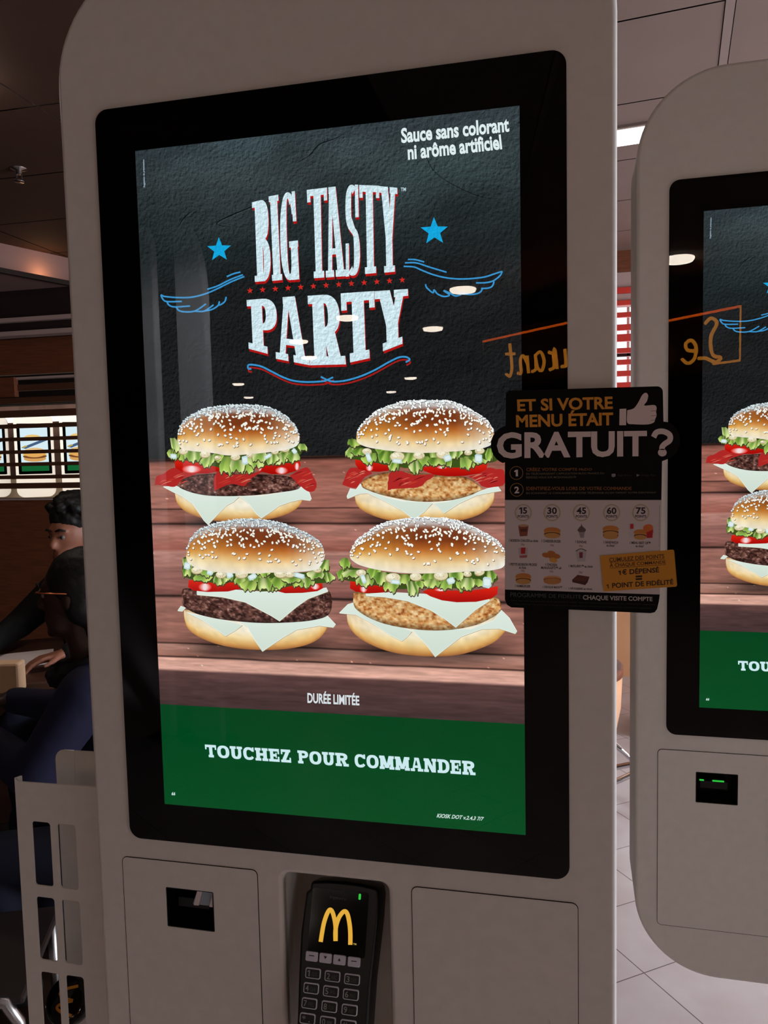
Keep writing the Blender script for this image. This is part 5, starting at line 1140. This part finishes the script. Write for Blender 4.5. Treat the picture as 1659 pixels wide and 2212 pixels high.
def seated(name, label, hip, face, lean, cloth, hairfn, skin, arms, group=None):
    """hip: pelvis centre in the world, face: yaw of the gaze, built in its own axes (x right, y forward)"""
    hz_ = hip[2] - .70; o_ = .085 + lean * 1.15      # hip[] is where the head is
    p = thing(name, label, 'person', (hip[0] + math.sin(face) * o_, hip[1] - math.cos(face) * o_, 0), face, group)
    ch = (0, .03 + lean * .5, hz_ + .34); nk = (0, .05 + lean, hz_ + .53); hd = (0, .085 + lean * 1.15, hz_ + .68)
    kn = [(s * .12, .42, hz_ - .01) for s in (-1, 1)]; an = [(s * .13, .38, .09) for s in (-1, 1)]; to = [(s * .14, .52, .035) for s in (-1, 1)]
    sh = [(s * .185, .03 + lean * .9, hz_ + .47) for s in (-1, 1)]
    skinc = [((0, 0, hz_), .135, ch, .13), (ch, .13, (0, .04 + lean * .9, hz_ + .45), .09), (sh[0], .06, sh[1], .06), ((0, .045 + lean, hz_ + .44), .065, hd, .052),
             ('e', (hd[0], hd[1], hd[2] + .045), (.075, .096, .102), 0), ('e', (0, hd[1] + .035, hd[2] - .035), (.054, .058, .062), 0),
             ((0, hd[1] + .088, hd[2] + .035), .012, (0, hd[1] + .104, hd[2] + .002), .0155), ('e', (0, hd[1] + .083, hd[2] - .035), (.026, .013, .011), 0), ('e', (0, hd[1] + .072, hd[2] - .075), (.024, .02, .018), 0),
             ('e', (-.077, hd[1] - .005, hd[2] + .025), (.012, .018, .030), 0), ('e', (.077, hd[1] - .005, hd[2] + .025), (.012, .018, .030), 0),
             ('e', (0, hd[1] + .082, hd[2] + .060), (.055, .014, .012), 0)]
    for i in (0, 1):
        skinc += [((an[i][0] * .75, .02, hz_ - .02), .095, kn[i], .062), (kn[i], .058, an[i], .038), (an[i], .036, to[i], .030)]
        el, wr, dr, pn = arms[i]
        skinc += [(sh[i], .052, el, .040), (el, .040, wr, .027)] + hand(wr, dr, pn, .55, 1.0, 1 if i else -1)
    bd = blobs('body', skinc, skin, p, .0075, 3)
    jc = [((0, -.005, hz_ - .03), .155, ch, .155), (ch, .152, (0, .035 + lean * .85, hz_ + .43), .11), (sh[0], .078, sh[1], .078), ((0, .03 + lean * .8, hz_ + .46), .085, (0, .045 + lean * .9, hz_ + .515), .072)]
    for i in (0, 1): el, wr, dr, pn = arms[i]; jc += [(sh[i], .076, el, .060), (el, .060, tuple(Vector(el).lerp(Vector(wr), .93)), .042)]
    blobs('jacket', jc, cloth, p, .012, 4)
    tr = []
    for i in (0, 1): tr += [((0, .0, hz_ - .03), .13, (an[i][0] * .75, .06, hz_ - .03), .108), ((an[i][0] * .75, .02, hz_ - .02), .106, kn[i], .075), (kn[i], .072, (an[i][0], an[i][1], .13), .055)]
    blobs('trousers', tr, M['jeans'], p, .012, 4)
    for i in (0, 1): blobs('shoe', [((an[i][0], an[i][1] - .03, .05), .046, (to[i][0], to[i][1] + .02, .04), .038)], M['blackcloth'], p, .01, 2)
    for s in (-1, 1):
        e = lathe('eye', [(.001, -.0095), (.007, -.007), (.0098, 0), (.007, .007), (.001, .0095)], mat('eye_white', (120, 108, 102), .3) if s < 0 else bpy.data.materials['eye_white'], p, 14, (s * .031, hd[1] + .082, hd[2] + .036))
        lathe('iris', [(.001, -.005), (.0045, -.003), (.0052, 0), (.0045, .003), (.001, .005)], M['hair'], e, 12, (s * .031, hd[1] + .0895, hd[2] + .036))
        tube('eyebrow', [(s * .012, hd[1] + .099, hd[2] + .060), (s * .032, hd[1] + .099, hd[2] + .067), (s * .052, hd[1] + .086, hd[2] + .061)], [.004, .0052, .003], M['hair'], p, 8)
    hairfn(p, hd)
    return p
def curly(p, hd):
    r = random.Random(3); caps = [('e', (0, hd[1] - .012, hd[2] + .108), (.088, .098, .072), 0), ('e', (0, hd[1] - .05, hd[2] + .05), (.078, .07, .085), 0)]
    for k in range(70):
        a, b = r.uniform(0, 6.283), r.uniform(.1, 1.35); x, y, z = .094 * math.sin(b) * math.cos(a), .104 * math.sin(b) * math.sin(a), .088 * math.cos(b)
        if y > .07 and z < .035: continue
        caps.append(('e', (x, hd[1] - .012 + y, hd[2] + .108 + z), (.021,) * 3, 0))
    blobs('curly_hair', caps, M['hair'], p, .006, 1, .012)
def darkhair(p, hd):
    blobs('black_hair', [('e', (0, hd[1] - .022, hd[2] + .072), (.092, .104, .098), 0), ((0, hd[1] - .06, hd[2] + .04), .075, (0, hd[1] - .075, hd[2] - .09), .06), ('e', (-.05, hd[1] - .03, hd[2] + .01), (.04, .05, .06), 0), ('e', (.05, hd[1] - .03, hd[2] + .01), (.04, .05, .06), 0)], M['hair'], p, .007, 3, .006)
    g = [(-.086, hd[1] - .01, hd[2] + .048), (-.084, hd[1] + .06, hd[2] + .05), (-.07, hd[1] + .088, hd[2] + .05)]
    ge = tube('glasses', g + [(-.02, hd[1] + .100, hd[2] + .046), (0, hd[1] + .106, hd[2] + .05), (.02, hd[1] + .100, hd[2] + .046)] + [(-x, y, z) for x, y, z in g[::-1]], .0022, M['brass'], p, 6); ge['label'] = 'thin orange glasses frame'
    hood = []
    for k in range(17):
        a = 2 * math.pi * k / 16; hood.append((.115 * math.cos(a), hd[1] - .045 + .10 * math.sin(a), hd[2] - .165 - .03 * math.sin(a)))
    c = blobs('fur_collar', [(hood[i], .034, hood[i + 1], .034) for i in range(16)], M['fur'], p, .01, 1, .02); c['label'] = 'black fur hood trim'
hp = at(158, 1164, 2.0)
pa = seated('person', 'person with short curly black hair in a dark jacket sitting beyond the table', hp, 2.95, .10, M['blackcloth'], curly, M['skin_b'],
       [((-.30, .22, .838), (-.16, .42, .812), (.5, .8, -.1), (0, .1, -1)), ((.33, .20, .838), (.22, .44, .812), (-.5, .9, -.05), (0, .1, -1))])
hf = at(168, 1292, 1.2)
pb = seated('person', 'person with black hair and glasses in a navy jacket facing left beside the kiosk edge', hf, 1.80, .10, M['navy'], darkhair, M['skin_d'],
       [((-.25, .24, hf[2] - .42), (-.12, .46, .80), (.3, 1, -.05), (0, .1, -1)), ((.25, .24, hf[2] - .42), (.13, .48, .80), (-.3, 1, -.05), (0, .1, -1))])
def chair(label, loc, rz, sz):
    c = thing('dining_chair', label, 'chair', loc, rz)
    box('seat', (-.21, -.20, sz - .03), (.21, .22, sz), M['dark'], c, .012); box('backrest', (-.20, -.235, sz + .10), (.20, -.205, sz + .36), M['dark'], c, .012)
    for x in (-.18, .18):
        tube('leg', [(x, .18, 0), (x, .17, sz - .02)], .011, M['dark'], c); tube('leg', [(x, -.25, 0), (x, -.215, sz), (x, -.225, sz + .34)], .011, M['dark'], c)
    return c
chair('dark slim chair under the person in navy', (pb.location.x, pb.location.y, .0), 1.80, hf[2] - .70 - .155)
chair('dark slim chair under the curly haired person', (pa.location.x, pa.location.y, 0.0), 2.95, hp[2] - .70 - .155)
# chromed chair back at the lower left edge
ch2 = thing('metal_chair', 'shiny metal chair back at the lower left photo edge', 'chair', (at(12, 2190, .62)[0], .62, 0), .4)
zt2 = at(20, 2165, .62)[2]
tube('back_frame', [(-.22, 0, 0), (-.21, 0, zt2 - .12), (-.19, 0, zt2 - .03), (-.13, 0, zt2), (-.05, 0, zt2 + .006), (.0, 0, zt2 - .004), (.026, 0, zt2 - .05), (.034, 0, zt2 - .15), (.04, 0, 0)], .014, M['silver'], ch2, 12)
box('seat', (-.22, .0, .34), (.04, .36, .36), M['dark'], ch2, .008)
for x in (-.2, .02): tube('leg', [(x, .34, 0), (x, .33, .345)], .012, M['silver'], ch2)

# ================================================================== right-hand gap
ls = thing('red_louvre_screen', 'red horizontal slat screen in front of bright windows between the kiosks', 'screen', (0, YR, 0))
zr = lambda y: at(1345, y, YR)[2]
def lbar(name, z0, z1, m=M['red']): return box(name, (-.9, -.012, z0), (4.6, .012, z1), m, ls, .003)
for a, b in ((621, 634), (649, 660), (675, 686), (701, 714), (722, 738), (752, 763), (777, 788), (801, 813), (826, 838), (850, 862)): lbar('slat', zr(b), zr(a))
ymx = zr(862)
for k in range(5): lbar('slat', ymx - .062 * (k + 1) - .03, ymx - .062 * (k + 1))
for x in (-.85, 1.9, 4.5): box('post', (x, .012, 0), (x + .05, .06, 2.62), M['red'], ls)
op = tag(box('orange_divider', (-.9, YR - .12, 0), (4.6, YR - .03, at(1345, 1180, YR)[2]), M['orange']), 'orange low dividing wall under the red slats between the kiosks', 'divider')
tub = at(1330, 1600, 2.75)
tc = thing('tub_chair', 'peach tub chair on a chrome ring base seen in the gap between the kiosks', 'chair', (tub[0] - .24, 2.75, 0))
zt0 = at(1338, 1600, 2.75)[2]
lathe('shell', [(.14, zt0), (.20, zt0 + .02), (.245, zt0 + .07), (.262, zt0 + .16), (.268, zt0 + .30), (.262, zt0 + .305), (.235, zt0 + .16), (.20, zt0 + .13)], M['shell'], tc, 48)
lathe('rim', [(.262, zt0 + .30), (.272, zt0 + .305), (.272, zt0 + .34), (.262, zt0 + .345), (.2, zt0 + .33)], M['wood'], tc, 48)
ring = [(.36 * math.cos(a), .10 * math.sin(a), .035 + .10 * (0.5 + .5 * math.cos(2 * a)) ) for a in np.linspace(0, 2 * math.pi, 41)]
tube('chrome_base', [(x, y, min(z, zt0 - .01)) for x, y, z in ring], .013, M['chrome'], tc, 10)
for s in (-1, 1): tube('strut', [(s * .34, 0, min(.125, zt0 - .02)), (s * .18, 0, zt0 + .03)], .012, M['chrome'], tc)
dk = at(1366, 1500, 3.6)
bn = thing('bench', 'dark slim bench leg end in the gap left of the second kiosk', 'bench', (dk[0] + .3, 3.6, 0))
zb1, zb0 = at(1366, 1472, 3.6)[2], at(1366, 1526, 3.6)[2]
box('seat', (-.3, -.18, zb1), (.9, .18, zb1 + .04), M['orange'], bn, .008)
for x in (-.29, .84): box('leg', (x, -.16, 0), (x + .035, .16, zb1), M['dark'], bn, .003)

# ================================================================== lamps
dl = []
def downlight(label, x, y):
    if dl:
        o = copy_tree(dl[0]); o.location = (x, y, HC); o['label'] = label
    else:
        o = thing('ceiling_downlight', label, 'ceiling light', (x, y, HC), group='round downlights reflected in the screen glass'); dl.append(o)
        lathe('trim_ring', [(.105, .004), (.125, .002), (.128, -.003), (.105, -.005)], M['white'], o, 36)
        lathe('diffuser', [(.104, .002), (.106, -.014), (.096, -.032), (.05, -.042), (.001, -.044)], M['lamp'], o, 36)
    return o
for (px, py), lb in {(1000, 622): 'brightest downlight reflected on the right blue wing', (935, 707): 'downlight reflected right of the word PARTY', (750, 683): 'downlight reflected on the T of PARTY',
                     (645, 735): 'downlight reflected on the A of PARTY', (668, 770): 'downlight reflected at the foot of the R of PARTY', (887, 815): 'downlight reflected right of the blue flourish', (845, 845): 'small downlight reflected above the upper right burger',
                     (515, 828): 'downlight reflected above the upper left burger', (537, 857): 'faint downlight reflected just over the upper left bun'}.items():
    d = RW.T @ np.array([(px - 829.5) / F_PX, (py - 1106) / F_PX, 1.0]); hpt = CAM + d * ((-.003 - CAM[1]) / d[1]); d[1] = -d[1]; q = hpt + d * ((HC - hpt[2]) / d[2])
    downlight(lb, q[0], q[1])
downlight('downlight reflected on the black frame of the second kiosk', 0.871, -4.158)
lq = [onz(1330, 280, HC - .012), onz(1330, 312, HC - .012)]
pl = thing('ceiling_panel_light', 'bright rectangular ceiling light above the gap between the kiosks', 'ceiling light', (lq[0][0] + .12, (lq[0][1] + lq[1][1]) / 2, HC), ga)
box('frame', (-.62, -.10, -.012), (.62, .10, .004), M['ceil_bar'], pl, .003); box('diffuser', (-.60, -.083, -.016), (.60, .083, -.010), M['panel_lamp'], pl)

o = downlight('added downlight brightening the dining table behind the kiosk', -1.75, 1.5)
tl_ = bpy.data.lights.new('added_table_spot', 'SPOT'); tl_.energy = 15; tl_.spot_size = .5; tl_.spot_blend = .5; tl_.color = (1, .9, .82); tl_.shadow_soft_size = .08  # added beam under that lamp, brightens the paper and bag
to_ = bpy.data.objects.new('added_table_spot', tl_); COL.objects.link(to_); to_.location = (-1.75, 1.5, HC - .06)

# neon sign opposite the kiosks, read mirrored in their glass
u_ = np.array([.667, .745]); e1_, e0_ = np.array([1.27, -4.18]), np.array([-.445, -6.07]); nlen = float(np.linalg.norm(e1_ - e0_))
ns = thing('neon_sign', 'orange and yellow script neon sign mirrored in the screen glass', 'sign', (e1_[0], e1_[1], 0), math.atan2(-u_[1], -u_[0]))
zt_, zb_ = 2.45, 2.11
tube('tube_frame', [(0, 0, zt_), (nlen, 0, zt_)], .009, M['neon_o'], ns); tube('tube_frame', [(nlen, 0, zt_), (nlen, 0, zb_ - .02)], .004, M['orange'], ns); tube('tube_frame', [(0, 0, zb_ - .02), (0, 0, zt_)], .006, M['neon_y'], ns); tube('tube_frame', [(0, 0, zb_ - .02), (.22, 0, zb_ - .02)], .008, M['neon_y'], ns)
box('backing_board', (-.06, .03, zb_ - .08), (nlen + .06, .05, zt_ + .06), M['dark'], ns)
for x in (.2, nlen - .2): tube('hanger', [(x, .04, zt_ + .05), (x, .04, HC)], .008, M['dark'], ns)
scr = {'L': [[(.32, .9), (.2, 1.0), (.08, .86), (.2, .55), (.16, .15), (.0, .05), (.1, -.04), (.3, .08), (.45, .1)]], 'e': [[(.02, .28), (.22, .34), (.26, .5), (.14, .56), (.04, .38), (.08, .1), (.22, .02), (.34, .14)]],
       'r': [[(.02, .04), (.08, .54), (.12, .44), (.24, .50)], [(.12, .40), (.1, .1), (.22, .04)]], 's': [[(.22, .5), (.10, .54), (.06, .42), (.2, .22), (.14, .04), (.0, .08)]], 't': [[(.12, .92), (.06, .3), (.12, .04), (.24, .1)], [(-.02, .62), (.24, .66)]],
       'a': [[(.26, .48), (.12, .54), (.02, .3), (.08, .06), (.2, .14), (.27, .46)], [(.27, .5), (.25, .14), (.36, .06)]], 'u': [[(.02, .5), (.02, .16), (.12, .03), (.24, .2), (.27, .5)], [(.27, .5), (.25, .1), (.36, .08)]], 'n': [[(.02, .04), (.06, .5)], [(.05, .3), (.18, .53), (.26, .4), (.24, .08), (.34, .08)]]}
x = .14; sc_ = (zt_ - zb_ - .03); 
for ch in 'Le restaurant':
    if ch == ' ': x += .10; continue
    for st_ in scr[ch]: tube('tube_letter', [(x + a * sc_ * 1.35, -.02, zb_ + b * sc_ * .95) for a, b in catmull(st_, 5)], .0125, M['neon_y'], ns, 8)
    x += {'L': .17, 'e': .155, 'r': .13, 's': .12, 't': .125, 'a': .165, 'u': .17, 'n': .17}[ch] * 1.13
